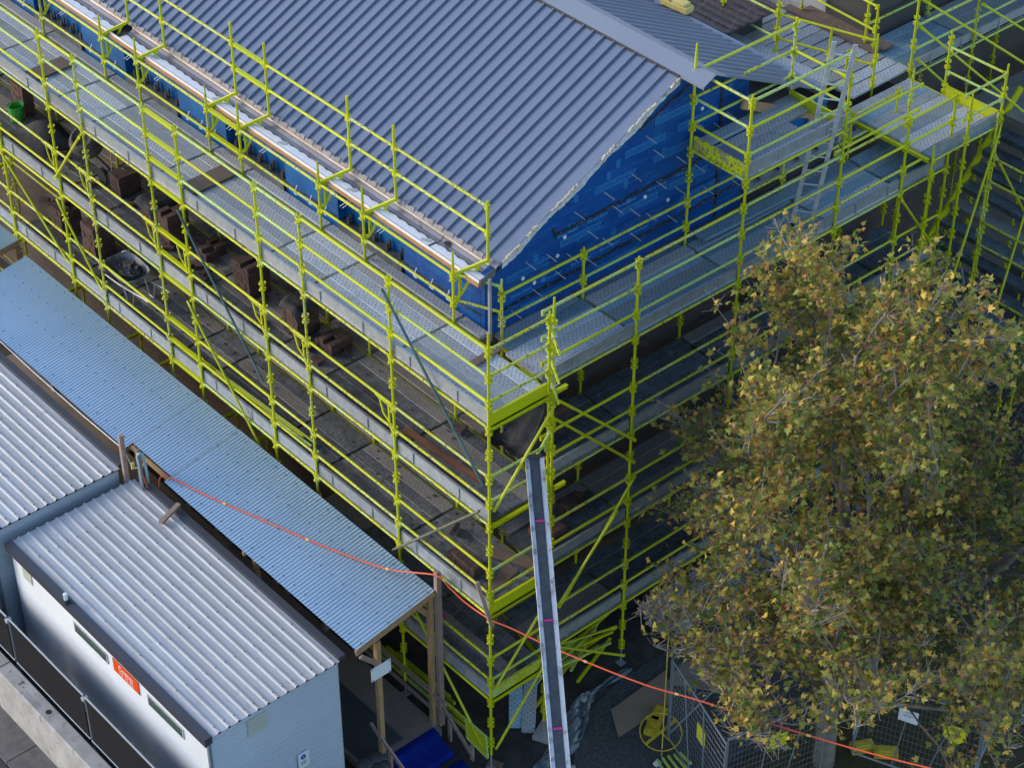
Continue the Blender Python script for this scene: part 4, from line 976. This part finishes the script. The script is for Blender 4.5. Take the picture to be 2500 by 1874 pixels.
    g=MB(); g.lathe((0,0,0),[(0,-.30),(.20,-.28),(.32,-.05),(.33,.10),(.22,.34),(.19,.36),(.17,.33),(.0,.2)],24)
    rt=Euler((R(25),R(-35),0)).to_matrix(); g.v=[tuple(rt@Vector(v)+Vector((.82,12.85,zB+.62))) for v in g.v]; g.build('drum',M('mortar_crust',(.15,.14,.135),(.09,.085,.08),6,.4,.6,rough=.95,spec=.1,bump=.6,bsc=18),m,smooth=True)
    g=MB(); g.tube((.55,12.55,zB+.02),(.82,12.85,zB+.5),.02,8); g.tube((1.1,12.55,zB+.02),(.82,12.85,zB+.5),.02,8); g.tube((.82,13.3,zB+.02),(.82,12.85,zB+.5),.02,8); g.build('frame',STEELD,m)
    g=MB(); g.tube((.72,12.28,zB+.17),(.80,12.28,zB+.17),.16,18); g.build('wheel',TARP,m)
    # shovel
    s=thing('shovel',(.8,12.05,zB),'square-mouth shovel leaning in front of the mixer wheel','shovel')
    MB().tube((.95,12.15,zB+1.0),(.80,12.0,zB+.33),.016,8).build('handle',PINE,s)
    g=MB(); g.prism([(.68,11.98,zB+.36),(.93,11.98,zB+.36),(.95,11.90,zB+.03),(.66,11.90,zB+.03)],(0,.012,.004)); g.build('blade',MORT,s)
    # wheelbarrow
    w_=thing('wheelbarrow',(.48,11.25,zC),'steel wheelbarrow full of grey mortar on the third deck','wheelbarrow')
    g=MB(); rim=[];bot=[];
    for k in range(24):
        t=2*math.pi*k/24; c,s_=math.cos(t),math.sin(t); sx=abs(c)**.6*(1 if c>0 else -1); sy=abs(s_)**.6*(1 if s_>0 else -1)
        rim.append((.50+.33*sx,11.35+.46*sy,zC+.62+.03*sy)); bot.append((.50+.19*sx,11.38+.26*sy,zC+.36))
    g.add(rim+bot,[(k,(k+1)%24,24+(k+1)%24,24+k) for k in range(24)]+[tuple(range(47,23,-1))])
    g.path(rim+[rim[0]],.012,6); g.build('tray',M('scratched_tray_steel',(.30,.31,.33),(.16,.17,.19),8,rough=.5,metal=.4),w_)
    random.seed(4)
    g=MB(); 
    def mm(s,t): 
        r_=s*.9; a=t*2*math.pi; return (.50+.25*r_*math.cos(a),11.37+.36*r_*math.sin(a),zC+.565+.06*(1-r_)+rr(-.02,.03))
    cloth(g,mm,8,20); 
    for _ in range(14): 
        a=rr(0,6.28);r_=rr(0,.2); g.obox((.5+r_*math.cos(a),11.35+1.3*r_*math.sin(a),zC+.63),Vector((math.cos(a),math.sin(a),.3)).normalized(),Vector((-math.sin(a),math.cos(a),0)),UZ,rr(.04,.10),rr(.04,.08),rr(.02,.06))
    g.build('mortar',MORT,w_)
    for x in (.26,.74):
        g=MB(); g.path([(x*.7+.15,11.95,zC+.2),(x,11.3,zC+.33),(x,10.75,zC+.42),(x,10.45,zC+.47)],.016,7); g.tube((x,10.45,zC+.47),(x,10.28,zC+.48),.021,8); g.build('handle',ALU,w_)
        MB().path([(x,11.15,zC+.34),(x,11.05,zC+.02),(x,10.9,zC+.02),(x,10.8,zC+.40)],.013,6).build('leg',ALU,w_)
    MB().tube((.46,12.0,zC+.19),(.54,12.0,zC+.19),.18,18).build('wheel',TARP,w_)
    # helmet
    h=thing('hard_hat',(1.0,12.15,zC),'white hard hat covered in dark stickers by the wheelbarrow','helmet')
    g=MB(); g.lathe((.92,12.1,zC+.25),[(.16,0),(.145,.01),(.135,.06),(.11,.11),(.06,.145),(0,.155)],20); g.build('shell',WHITE,h,smooth=True)
    g=MB(); 
    for a in (2.6,3.3,4.2): 
        n_=Vector((math.cos(a),math.sin(a),.5)).normalized(); g.obox(Vector((.92,12.1,zC+.27))+n_*.137,n_.cross(UZ).normalized(),n_.cross(n_.cross(UZ)).normalized(),n_,.05,.035,.003)
    g.build('sticker',INK,h)
    S_(.95,12.2,zC,1,1,3,'three bricks under the white hard hat')
    # timber with purple end, offcuts, bricks
    t_=thing('timber_length',(.45,1.6,zB),'long orange timber with a purple painted end on the second deck','timber')
    MB().beam((.40,2.62,zB+.05),(.50,.78,zB+.05),.07,.095).build('beam',CEDAR,t_); MB().beam((.50,.778,zB+.05),(.501,.772,zB+.05),.068,.093).build('painted_end',M('purple_paint',(.22,.03,.30),rough=.6),t_)
    loose(1.12,2.0,zB,.3,'single reddish brick by the long timber on the second deck')
    loose(.45,14.1,zB,1.9,'single dark brick lying on the second deck between bucket and shovel',.5)
    zA=L(3)+.08
    random.seed(77)
    for lv_,ys in ((zB,(5.0,5.3,5.6,6.5,7.0,8.3,8.6,9.2,9.5,10.9,11.2,12.3,13.6,14.9)),(zC,(1.9,12.0,12.3,13.4,13.6,14.6,14.9,15.1,15.3)),(zB,(5.1,8.8,9.0,10.8,11.3))):
        for yv in ys: loose(rr(.35,1.18),yv+rr(-.15,.15),lv_,rr(0,3.1),'loose brown brick lying among the stacks on the gutter-side decks',random.choice((0,0,.5,1.2)))
    def board(p,q,w__,lab,mat=WOOD,h=.02): return tag(MB().beam(p,q,w__,h).build('timber_board',mat),lab,'board')
    board((.12,8.35,zA+.03),(1.22,8.40,zA+.03),.42,'grey plywood piece lying across the top deck left of the fourth outer standard')
    board((.1,13.55,zA+.03),(1.05,13.6,zA+.03),.42,'plywood piece lying across the top deck near the photo left edge')
    board((.78,1.28,zA+.02),(1.35,1.32,zA+.025),.14,'short dark stained board with knots near the house corner',WOOD,.03)
    board((1.35,.25,zC+.02),(.95,1.05,zC+.02),.25,'grey board lying on the third deck behind the conveyor')
    board((.3,.4,zC+.02),(.95,.55,zC+.02),.25,'grey board end by the corner standard on the third deck')
    # bundle of loose ledgers on third deck (outside pipes)
    for k in range(6):
        y0=9.3-.3*(k%2)-.9*(k>2); x=.17+.05*(k%3); g=MB(); g.tube((x,y0,zC+.05+.05*(k//3)),(x+.12,y0-2.9,zC+.05+.05*(k//3)),.0243,8)
        tag(g.build('loose_tube',YELG if k%2 else YEL),'loose yellow scaffold tube in the bundle on the third deck behind the toe board','tube','loose yellow tubes in one bundle')
    # pink glove
    g=MB(); g.obox((.55,1.95,zD+.02),Vector((.5,.86,0)),Vector((-.86,.5,0)),UZ,.12,.05,.03); 
    for k in range(4): g.obox((.60+.015*k,2.02-.02*k,zD+.02),Vector((.5,.86,.1)).normalized(),Vector((-.86,.5,0)),UZ,.09,.016,.016)
    tag(g.build('glove',PINK),'bright pink work glove on the lowest deck','glove')
    g=MB(); cloth(g,lambda s,t:(1.75+.3*s,.72+.22*t,zCr+.03+.04*math.sin(6*s+5*t)),8,8); tag(g.build('rag',M('cream_cloth',(.40,.40,.30),rough=.9),smooth=True),'cream cloth rag beside the conveyor on the third deck','rag')
    # rubble on deck D? small debris
    g=MB()
    for _ in range(260):
        lvl=random.choice([zB,zC,zB,zC]); g.obox((rr(.08,1.2),rr(.2,14.5),lvl+.008),Vector((1,0,0)),UY,UZ,rr(.01,.05),rr(.01,.05),.012)
    o=tag(g.build('mortar_crumbs',MORT),'dry mortar crumbs scattered over the lower decks','debris',kind='stuff')
    # level on the top deck at corner
    lv=MB(); lv.beam((.13,1.35,zA+.25),(.13,.05,zA+.25),.03,.06); tag(lv.build('spirit_level',ALU),'silver spirit level lying along the corner toe board','level')
    # drain cover plate strips: trowel
    g=MB(); g.prism([(.62,1.28,zA+.015),(.66,1.30,zA+.015),(.62,.98,zA+.015)],(0,0,.004)); tag(g.build('trowel',ALU),'small steel trowel lying on the top deck near the corner','trowel')
deck_props()
def ladder():
    l=thing('ladder',(7.7,.72,7.6),'long aluminium ladder leaning up against the scaffold tower','ladder')
    a=Vector((7.60,.83,7.62)); b=Vector((7.80,.58,7.62)); ta=Vector((7.72,.42,11.30)); tb=Vector((8.12,.40,11.02))
    u=(ta-a); tb=b+u*1.0+Vector((.03,-.01,-.03))
    for p,q in ((a,ta),(b,tb)):
        MB().beam(p,q,.026,.075,(1,-1,0)).build('stile',ALU,l)
        g=MB(); g.obox(p,UX,UY,UZ,.06,.08,.06); g.build('rubber_foot',INK,l)
    L_=u.length; k=1
    while k*.29<L_-.1:
        s=k*.29/L_; MB().tube(a+(ta-a)*s,b+(tb-b)*s,.015,8).build('rung',ALU,l); k+=1
ladder()
def galv_post():
    g=MB(); g.box(1.50,1.545,1.72,1.765,7.6,8.80); tag(g.build('steel_post',GALV),'galvanised steel post standing at the wrapped house corner','post')
    g=MB(); g.box(9.70,9.76,1.70,1.76,7.2,9.15); tag(g.build('steel_post',GALV),'upright grey steel channel right of the ladder','post')
galv_post()
def conveyor():
    c=thing('brick_conveyor',(.85,-.1,6.75),'long narrow conveyor with grey side rails and dark belt rising to the corner','conveyor')
    p=Vector((.86,-.08,6.66)); q=Vector((-1.36,-3.22,3.72)); d=(q-p).normalized(); q=p+d*10.5
    sd=d.cross(UZ).normalized(); up=sd.cross(d)
    MB().obox((p+q)/2-up*.01,d,sd,up,(q-p).length,.165,.02).build('belt',BELT,c)
    for s in (-1,1):
        g=MB(); c0=(p+q)/2+sd*(.118*s); g.obox(c0,d,sd,up,(q-p).length,.05,.07); g.obox(c0-sd*.032*s-up*.01,d,sd,up,(q-p).length,.012,.05); g.obox(c0+sd*.027*s+up*.02,d,sd,up,(q-p).length,.004,.09)
        g.build('side_rail',RAILM,c)
    k=0
    random.seed(6)
    for s in (1.0,2.55,4.2,5.75,7.3):
        g=MB(); g.obox(p+d*s+up*.012,d,sd,up,.035,.15,.03); g.build('belt_cleat',PINK,c)
    g=MB(); g.tube(p-sd*.12-d*.02,p+sd*.12-d*.02,.045,12); g.build('head_roller',STEELD,c)
    g=MB(); g.tube(Vector((1.22,-.05,7.0)),Vector((1.08,.12,6.45)),.0243,8); tag(g.build('blue_tipped_tube',YELG),'green-yellow tube with blue taped end clamped above the conveyor head','tube')
conveyor()
# ---------------------------------------------------------------- ground clutter and fences
def ground_props():
    random.seed(17)
    for (a,b,lab) in (((.93,.42,.06),(1.55,1.12,1.05),'grey steel plank leaning in the scaffold base, left one of two'),((1.03,.20,.05),(1.78,.95,.95),'grey steel plank leaning in the scaffold base, right one of two')):
        plank(a,b,.23,PLKB,lab,'planks leaning in the scaffold base')
    g=MB(); g.prism([(2.17,-.92,.03),(2.52,-.35,.03),(4.1,-.42,.03),(4.55,-.95,.03),(3.1,-1.02,.03)][0:2]+[(3.95,-.30,.035),(3.45,-.95,.035)],(0,0,.012)); 
    tag(g.build('board_sheet',CARD),'brown flat board sheet lying on the gravel','board')
    g=MB(); g.prism([(3.7,-.55,.05),(4.35,-.35,.05),(5.0,-1.0,.05),(4.3,-1.35,.05)],(0,0,.012)); tag(g.build('board_sheet',CARD),'second brown board sheet on the gravel partly under the tree','board')
    g=MB(); pts=[(.2,-.95),(.7,-.62),(1.35,-.42),(1.9,-.12),(2.25,.12),(2.6,.16),(3.1,.17),(3.6,.12)]; ws=[.28,.26,.3,.28,.2,.1,.12,.05]
    vs=[];n=9
    for i in range(len(pts)-1):
        for k in range(4):
            t=k/4; x=pts[i][0]*(1-t)+pts[i+1][0]*t; y=pts[i][1]*(1-t)+pts[i+1][1]*t; w_=ws[i]*(1-t)+ws[i+1]*t
            for j in range(n): 
                s=j/(n-1)-.5; vs.append((x+s*w_*.9,y-s*w_*1.3,.035+.045*math.sin(i*3+k+j*1.3)+rr(0,.03)))
    m=len(vs)//n; g.add(vs,[(i*n+j,(i+1)*n+j,(i+1)*n+j+1,i*n+j+1) for i in range(m-1) for j in range(n-1)])
    tag(g.build('plastic_sheet',PLAS),'crumpled translucent plastic sheet along the edge of the gravel','plastic sheet')
    for x,y,s in ((2.33,.15,.09),(2.47,.2,.07),(1.1,-.9,.05)):
        g=MB(); g.lathe((x,y,.02),[(0,0),(s*.8,.01),(s,s*.4),(s*.6,s*.8),(0,s*.85)],7); tag(g.build('stone',CONC),'pale stone on the dark ground by the plastic sheet' if x>2 else 'small pale stone left of the gravel','stone','pale stones on the ground')
    g=MB(); g.obox((1.29,.02,.07),Vector((.9,.4,0)).normalized(),Vector((-.4,.9,0)).normalized(),UZ,.5,.3,.1); tag(g.build('sole_board',CONC),'cement bag under the standard beside the conveyor','bag')
    g=MB(); g.obox((.02,.0,.02),Vector((.9,.4,0)).normalized(),Vector((-.4,.9,0)).normalized(),UZ,.4,.26,.035); tag(g.build('sole_board',PLY),'square timber sole board under the corner standard','board')
    # yellow mesh panel + stacked frames
    f_=thing('guard_plate',(-.06,.3,.5),'yellow-green perforated guard plate beside the corner standard','guard plate')
    g=MB(); g.prism([(-.06,.60,.86),(-.06,.06,.86),(-.06,.02,.34),(-.06,.56,.40)],(.006,0,0)); g.build('plate',YEL,f_)
    g=MB(); 
    for a_,b_ in (((-.062,.60,.86),(-.062,.06,.86)),((-.062,.06,.86),(-.062,.02,.34)),((-.062,.02,.34),(-.062,.56,.40)),((-.062,.56,.40),(-.062,.60,.86))): g.beam(a_,b_,.03,.03)
    g.build('frame',YELG,f_)
    for k in range(5):
        g=MB(); x=.12+.07*k; z=.25+.05*(k%2); g.beam((x,3.9-.2*k,z),(x+.03,.75+.22*k,z),.04,.07); tag(g.build('loose_transom',YEL if k%2 else YELG),'yellow steel transom in the pile under the lowest deck','transom','loose yellow transoms under the lowest deck')
    for k in range(16):
        a=rr(-.25,.5); x=1.9+rr(0,1.3); y=.75+rr(-.2,.5); g=MB(); u=Vector((math.cos(a),math.sin(a),rr(-.03,.05))).normalized(); g.beam(Vector((x,y,.12+.03*k))-u*rr(.5,.9),Vector((x,y,.12+.03*k))+u*rr(.4,.8),.045,.05)
        tag(g.build('loose_transom',random.choice([YEL,YELG])),'yellow steel piece in the jumbled heap right of the conveyor foot','transom','jumbled yellow steel heap')
    # shiny steel bundle
    for k in range(26):
        y=.2+(k%13)*.075; z=.05+.06*(k//13); x0=4.7+rr(-.2,.2); g=MB(); g.beam((x0,y,z),(x0+3.3+rr(-.2,.2),y+.12,z),.055,.03)
        tag(g.build('steel_batten',ALU),'bright steel batten in the bundle stacked beside the scaffold foot under the tree','steel batten','bundle of bright steel battens')
    # cable reel (yellow ring), weights
    for (x,y,a,lab) in ((2.80,-1.15,.5,'yellow plastic fence foot under the fence beside the ring stand'),(3.02,-1.02,.4,'second yellow fence foot behind the first one')):
        g=MB(); u=Vector((math.cos(a),math.sin(a),0)); g.obox((x,y,.07),u,u.cross(UZ),UZ,.42,.24,.12); g.obox((x,y,.14),u,u.cross(UZ),UZ,.36,.18,.03); o=tag(g.build('fence_foot',WYEL),lab,'fence foot'); bv=o.modifiers.new('b','BEVEL'); bv.width=.025; bv.segments=2
    for (x,y,a,lab) in ((5.20,-3.92,-.5,'long yellow fence foot on the verge, left half'),(5.42,-4.28,-.8,'yellow fence foot on the verge, right half')):
        g=MB(); u=Vector((math.cos(a),math.sin(a),0)); g.obox((x,y,.09),u,u.cross(UZ),UZ,.42,.22,.14); g.obox((x,y,.17),u,u.cross(UZ),UZ,.3,.14,.03); o=tag(g.build('fence_foot',WYEL),lab,'fence foot'); bv=o.modifiers.new('b','BEVEL'); bv.width=.025; bv.segments=2
    r=thing('ring_stand',(2.66,-1.5,0),'yellow steel ring frame with an upright pole on the gravel','stand')
    g=MB(); R0=.37; cpt=Vector((2.68,-1.45,.25)); rt=Euler((R(14),R(-8),0)).to_matrix(); rg=[cpt+rt@Vector((R0*math.cos(2*math.pi*k/28),R0*math.sin(2*math.pi*k/28),0)) for k in range(29)]; g.path(rg,.013,6); g.build('ring',WYEL,r)
    MB().beam(cpt+rt@Vector((-R0,0,0)),cpt+rt@Vector((R0,0,0)),.05,.02).build('spoke',WYEL,r); MB().beam(cpt+rt@Vector((0,-R0,0)),cpt+rt@Vector((0,R0,0)),.02,.01).build('spoke',WYEL,r)
    MB().beam((2.45,-1.72,.02),(3.2,-1.0,2.0),.05,.02,(1,-1,0)).build('pole',WYEL,r)
    for k in range(5):
        g=MB(); g.beam((2.30+.09*k,-1.75-.05*k,.06+.02*k),(2.10+.12*k,-2.3,.10+.03*k),.035,.05); tag(g.build('loose_transom',YELG),'yellow-green steel bar in the small pile at the bottom edge by the ring stand','transom','steel bars by the ring stand')
    tag(MB().box(2.20,2.32,-1.85,-1.76,.02,.07).build('box',WHITE),'small white box on the gravel beside the ring stand','box')
    # sandbags on the walkway corner
    random.seed(23)
    for k,(x,y) in enumerate(((-1.62,1.05),(-1.78,1.25),(-1.50,1.22))):
        g=MB(); vs=[];n1,n2=10,7
        for i in range(n1):
            for j in range(n2*2): 
                u_=i/(n1-1); a=2*math.pi*j/(n2*2); r_=math.sin(math.pi*(.06+.88*u_))**.5; vs.append((x+(u_-.5)*.34,y+.12*r_*math.cos(a)*1.1,.39+.06*r_*math.sin(a)+.012*math.sin(u_*21+a*3)+.03*k))
        g.add(vs,[(i*n2*2+j,(i+1)*n2*2+j,(i+1)*n2*2+(j+1)%(n2*2),i*n2*2+(j+1)%(n2*2)) for i in range(n1-1) for j in range(n2*2)])
        tag(g.build('sandbag',M('dark_sack',(.06,.062,.065),(.09,.09,.09),9,rough=.95) if 'dark_sack' not in bpy.data.materials else bpy.data.materials['dark_sack'],smooth=True),'dark grey sack at the walkway end by the office corner, '+('topmost','left one','right one')[k-1 if k else 0 if False else (2 if k==0 else k-1)],'sack')
    def fence(p,q,lab,h=2.0,foot=True):
        p=Vector(p+(0,));q=Vector(q+(0,)); d=(q-p); Ln=d.length; d.normalize()
        f_=thing('mesh_fence',p,lab,'fence','temporary mesh fence panels'); del f_['group']
        g=MB(); pr=[p+UZ*.12,p+UZ*h,q+UZ*h,q+UZ*.12,p+UZ*.12]
        for i in range(4): g.tube(pr[i],pr[i+1],.019,8)
        g.tube(p+d*(Ln*.33)+UZ*.12,p+d*(Ln*.42)+UZ*h,.012,6); g.tube(p+d*(Ln*.60)+UZ*.12,p+d*(Ln*.78)+UZ*h,.012,6)
        g.build('frame',FEN,f_)
        w_=MB(); n=int(Ln/.075)
        for i in range(1,n): a=p+d*(Ln*i/n); w_.tube(a+UZ*.12,a+UZ*h,.0018,4,caps=False)
        for i in range(1,13): z=.12+(h-.12)*i/13; w_.tube(p+UZ*z,q+UZ*z,.0018,4,caps=False)
        w_.build('wire_mesh',FEN,f_); return f_
    fence((2.22,-3.40),(4.13,-3.88),'steel mesh fence panel with yellow notice, bottom centre right')
    fence((2.12,-3.45),(2.78,-1.55),'steel mesh fence panel running back beside the ring stand')
    fence((2.80,-1.50),(5.0,-1.15),'steel mesh fence panel behind the brown board sheets')
    fence((4.95,-3.9),(5.80,-5.9),'steel mesh fence panel with diamond sign right of the trunk')
    fence((6.2,-5.6),(8.2,-4.8),'steel mesh fence panel at the bottom right corner')
    fence((5.0,-3.85),(7.2,-2.6),'steel mesh fence panel running back right of the trunk')
    def sign(c,u,size,lab,lines,diamond=False,mat=SIGNY,cat='sign'):
        u=Vector(u).normalized(); n=Vector((u.y,-u.x,0)); c=Vector(c)+n*.03; v=UZ
        s=thing('warning_sign',c,lab,cat); g=MB(); w_,h=size
        pts=[c+u*a*w_/2+v*b*h/2 for a,b in ((-1,-1),(1,-1),(1,1),(-1,1))] if not diamond else [c+u*a*w_/2+v*b*h/2 for a,b in ((0,-1),(1,-.2),(.8,1),(-.8,1),(-1,-.2))]
        g.prism(pts,-n*.006); g.build('plate',mat,s)
        m=Matrix((u,v,n)).transposed()
        for i,t in enumerate(lines): text(t,h*.2,c+n*.003+v*(h*.22-h*.27*i),m,INK,s,'lettering','CENTER',.0005)
    sign((3.18,-3.645,1.5),(1.91,-.48,0),(.34,.30),'yellow notice on the bottom centre mesh fence',['WARNING','CCTV IN','OPERATION'])
    sign((5.62,-5.45,1.35),(.85,-2,0),(.40,.46),'yellow pointed sign with white edge on the fence right of the trunk',['KEEP','OUT'],True)
    sign((5.30,-4.7,1.45),(.85,-2,0),(.34,.28),'white notice sheet on the fence right of the trunk',['SITE','ENTRY'],False,WHITE)
    sign((4.15,-1.285,1.35),(2.2,.35,0),(.3,.4),'yellow notice on the fence behind the board sheets',['DANGER','DO NOT','ENTER'])
    sign((2.40,-2.6,1.3),(.66,1.9,0),(.3,.36),'yellow notice on the fence beside the ring stand',['DANGER'])
ground_props()
# ---------------------------------------------------------------- trees
LEAFC=[M('leaf_olive',(.30,.30,.045),rough=.55,vary=0),M('leaf_green',(.11,.17,.028),rough=.5),M('leaf_gold',(.58,.40,.07),rough=.55),M('leaf_rust',(.40,.19,.06),rough=.6)]
for m in LEAFC:
    b=m.node_tree.nodes['Principled BSDF']; b.inputs['Subsurface Weight'].default_value=0
    tr=m.node_tree.nodes.new('ShaderNodeBsdfTranslucent'); mx=m.node_tree.nodes.new('ShaderNodeMixShader'); mx.inputs[0].default_value=.3
    tr.inputs[0].default_value=b.inputs['Base Color'].default_value if not b.inputs['Base Color'].is_linked else (.2,.2,.05,1)
    o=m.node_tree.nodes['Material Output']; m.node_tree.links.new(b.outputs[0],mx.inputs[1]); m.node_tree.links.new(tr.outputs[0],mx.inputs[2]); m.node_tree.links.new(mx.outputs[0],o.inputs[0])
BARK=M('plane_bark',(.22,.19,.155),(.15,.135,.115),5,.4,.6,rough=.9,bump=.5,bsc=20)
TWIG=M('twig_bark',(.27,.23,.20),rough=.9)
LEAF=[(0,0),(.16,.10),(.46,.06),(.34,.26),(.50,.52),(.24,.46),(.0,1.0),(-.24,.46),(-.50,.52),(-.34,.26),(-.46,.06),(-.16,.10)]
def tree(base,stems,centre,rad,label,seed,nl=(7,9,8),leaves=7,mix=(.42,.2,.22,.16),leaf=.13,density=1.0,zlow=.5):
    random.seed(seed); rnd=random.random
    t=thing('plane_tree',base,label,'tree')
    trunk=MB(); twig=MB(); lf=MB(); C_=Vector(centre)
    from mathutils import noise as mn
    def inside(p,k=1.0):
        d=p-C_; r2=(d.x/rad[0])**2+(d.y/rad[1])**2; zz=abs(d.z/(rad[2] if d.z>0 else rad[3])); zz=zz**2 if d.z>0 else zz**4
        u=d.normalized(); lump=1+.55*mn.noise(u*2.3+Vector((seed,0,0)))+.35*mn.noise(u*5.1)
        return r2+zz<k*lump and p.z>.7
    def grow(g,p,d,L_,r0,r1,n,wob,bend=0.12,sides=6):
        pts=[p];rs=[r0]; d=d.normalized()
        for i in range(n):
            d=(d+Vector((rr(-wob,wob),rr(-wob,wob),rr(-wob,wob)+bend))).normalized(); pn=p+d*(L_/n); p=pn if inside(pn,1.15) or p.z<1.6 else p+d*.03; pts.append(p); rs.append(r0+(r1-r0)*(i+1)/n)
        g.path(pts,rs,sides); return pts,d,rs
    def leafat(p,d):
        s=leaf*rr(.55,1.3); a=Vector((rr(-1,1),rr(-1,1),rr(-.3,1.0)+.5))
        yd=(d*.6+Vector((rr(-1,1),rr(-1,1),rr(-.9,.5)))).normalized(); nrm=(a-yd*a.dot(yd)).normalized(); xd=yd.cross(nrm)
        o=p+yd*(s*.35); curl=rr(-.1,.7)
        q=rnd(); hi=(p.z-C_.z)/rad[2]
        m=list(mix); 
        acc=0
        for mi,w_ in enumerate(m):
            acc+=w_
            if q<acc: break
        lf.cur=mi
        if mi==3: s*=.8; curl=rr(.3,.8)
        lf.add([o+xd*(x*s)+yd*(y*s)+nrm*(-curl*s*(x*x*2+.3*y*y)) for x,y in LEAF],[(0,1,2,3),(0,3,4,5),(0,5,6,7),(0,7,8,9),(0,9,10,11)])
    def twigs(p,d,depth):
        for k in range(random.choice((2,3,3,4))):
            dd=(d*rr(.2,1)+Vector((rr(-1,1),rr(-1,1),rr(-.4,.9)))).normalized()
            pts,_,_=grow(twig,p,dd,rr(.22,.5),.005,.0025,2,.35,.05,3)
            if not inside(pts[-1],1.06): continue
            hh=(pts[-1].z-(C_.z-rad[3]))/(rad[2]+rad[3]); nn=leaves*(.12+1.2*hh)*density
            for _ in range(int(nn+rnd())): 
                q=random.choice(pts[1:]); leafat(q+Vector((rr(-.07,.07),rr(-.07,.07),rr(-.06,.06))),dd)
    mains=[]
    for st in stems:
        pts=[Vector(p) for p in st[0]]; r0,r1=st[1]
        out=[]
        for i in range(len(pts)-1):
            for k in range(5): out.append(pts[i]+(pts[i+1]-pts[i])*(k/5)+Vector((rr(-.02,.02),rr(-.02,.02),0)))
        out.append(pts[-1]); rs=[r0+(r1-r0)*i/(len(out)-1) for i in range(len(out))]; trunk.path(out,rs,10); mains.append((out,rs))
    for out,rs in mains:
        N_=len(out)
        for k in range(nl[0]):
            i=int(N_*(.25+.75*(k+.5)/nl[0])); i=min(i,N_-1); p=out[i]; az=rr(0,6.283)+k*2.4
            dirv=Vector((math.cos(az),math.sin(az),rr(.35,1.2) if p.z>4 else rr(-.05,.7)))
            away=(p-C_); away.z=0; dirv+=away*.25
            Lb=rr(1.7,3.3)*(1.2-.5*i/N_); pts,d,_=grow(trunk,p,dirv,Lb,rs[i]*.5,.018,6,.16,.10)
            for m_ in range(nl[1]):
                j=random.randint(1,6); q=pts[j]
                if not inside(q,1.1): continue
                dd=(d*.5+Vector((rr(-1,1),rr(-1,1),rr(-.25,.9)))).normalized(); p2,d2,_=grow(twig,q,dd,rr(.6,1.3),.016,.006,4,.25,.06,4)
                for s_ in range(nl[2]):
                    w_=p2[random.randint(1,4)]
                    if inside(w_,1.08): twigs(w_,d2,0)
    trunk.build('trunk',BARK,t,smooth=True); twig.build('branches',TWIG,t); c=lf.build('crown',LEAFC,t)
    print('LEAVES',len(lf.f)//5)
    return t
tree((4.45,-3.7,0),[(((4.45,-3.7,-.1),(4.5,-3.62,2.0),(4.55,-3.45,4.6),(4.5,-3.3,6.8),(4.6,-3.2,8.6)),(.20,.03)),
    (((4.5,-3.65,1.2),(4.95,-3.75,3.2),(5.4,-3.9,5.4),(5.6,-3.9,7.6)),(.13,.03)),
    (((4.5,-3.65,1.6),(4.1,-3.2,3.6),(3.6,-2.9,5.6),(3.5,-2.7,7.6)),(.10,.025)),
    (((4.55,-3.6,1.9),(5.3,-4.3,3.2),(6.2,-5.3,4.6),(6.9,-5.9,6.0)),(.10,.025)),
    (((4.5,-3.6,1.5),(3.9,-4.1,2.6),(3.2,-4.6,3.8),(2.9,-4.8,5.4)),(.08,.02)),
    (((4.5,-3.6,1.3),(5.6,-3.6,2.3),(6.8,-3.8,3.2),(7.8,-4.0,4.6)),(.08,.02)),
    (((4.5,-3.6,1.7),(4.6,-4.8,2.3),(4.9,-6.0,2.9),(5.2,-6.9,3.9)),(.06,.015)),
    (((4.5,-3.6,1.9),(5.6,-4.6,2.5),(6.6,-5.9,2.8),(7.2,-6.8,3.4)),(.06,.015)),
    (((4.5,-3.6,2.2),(3.3,-3.4,2.9),(2.3,-3.0,3.6),(1.8,-2.6,4.6)),(.06,.015)),
    (((4.5,-3.6,2.0),(4.9,-2.4,2.8),(5.2,-1.4,3.6),(5.3,-.9,4.8)),(.06,.015)),
    (((4.5,-3.6,2.4),(6.2,-3.0,3.4),(7.6,-2.6,4.4),(8.3,-2.3,5.8)),(.06,.015)),
    (((4.5,-3.5,2.4),(5.0,-2.6,4.4),(5.7,-2.0,6.8),(5.9,-1.9,7.9)),(.08,.02))],
    (5.35,-3.75,4.1),(4.1,4.1,5.7,3.6),'large plane tree with yellowing olive and rust leaves at right',5,(8,8,6),3.7,(.40,.16,.26,.18),leaf=.112)
tree((9.6,-4.4,0),[(((9.6,-4.4,-.1),(9.6,-4.3,3),(9.7,-4.2,6.4)),(.14,.03)),(((9.6,-4.4,1.5),(8.8,-4.6,4),(8.3,-4.8,6)),(.08,.02))],
    (9.4,-4.4,4.2),(2.4,2.4,3.0,3.6),'smaller dark green tree at the right edge behind the plane tree',9,(6,7,6),4,(.25,.6,.08,.07))
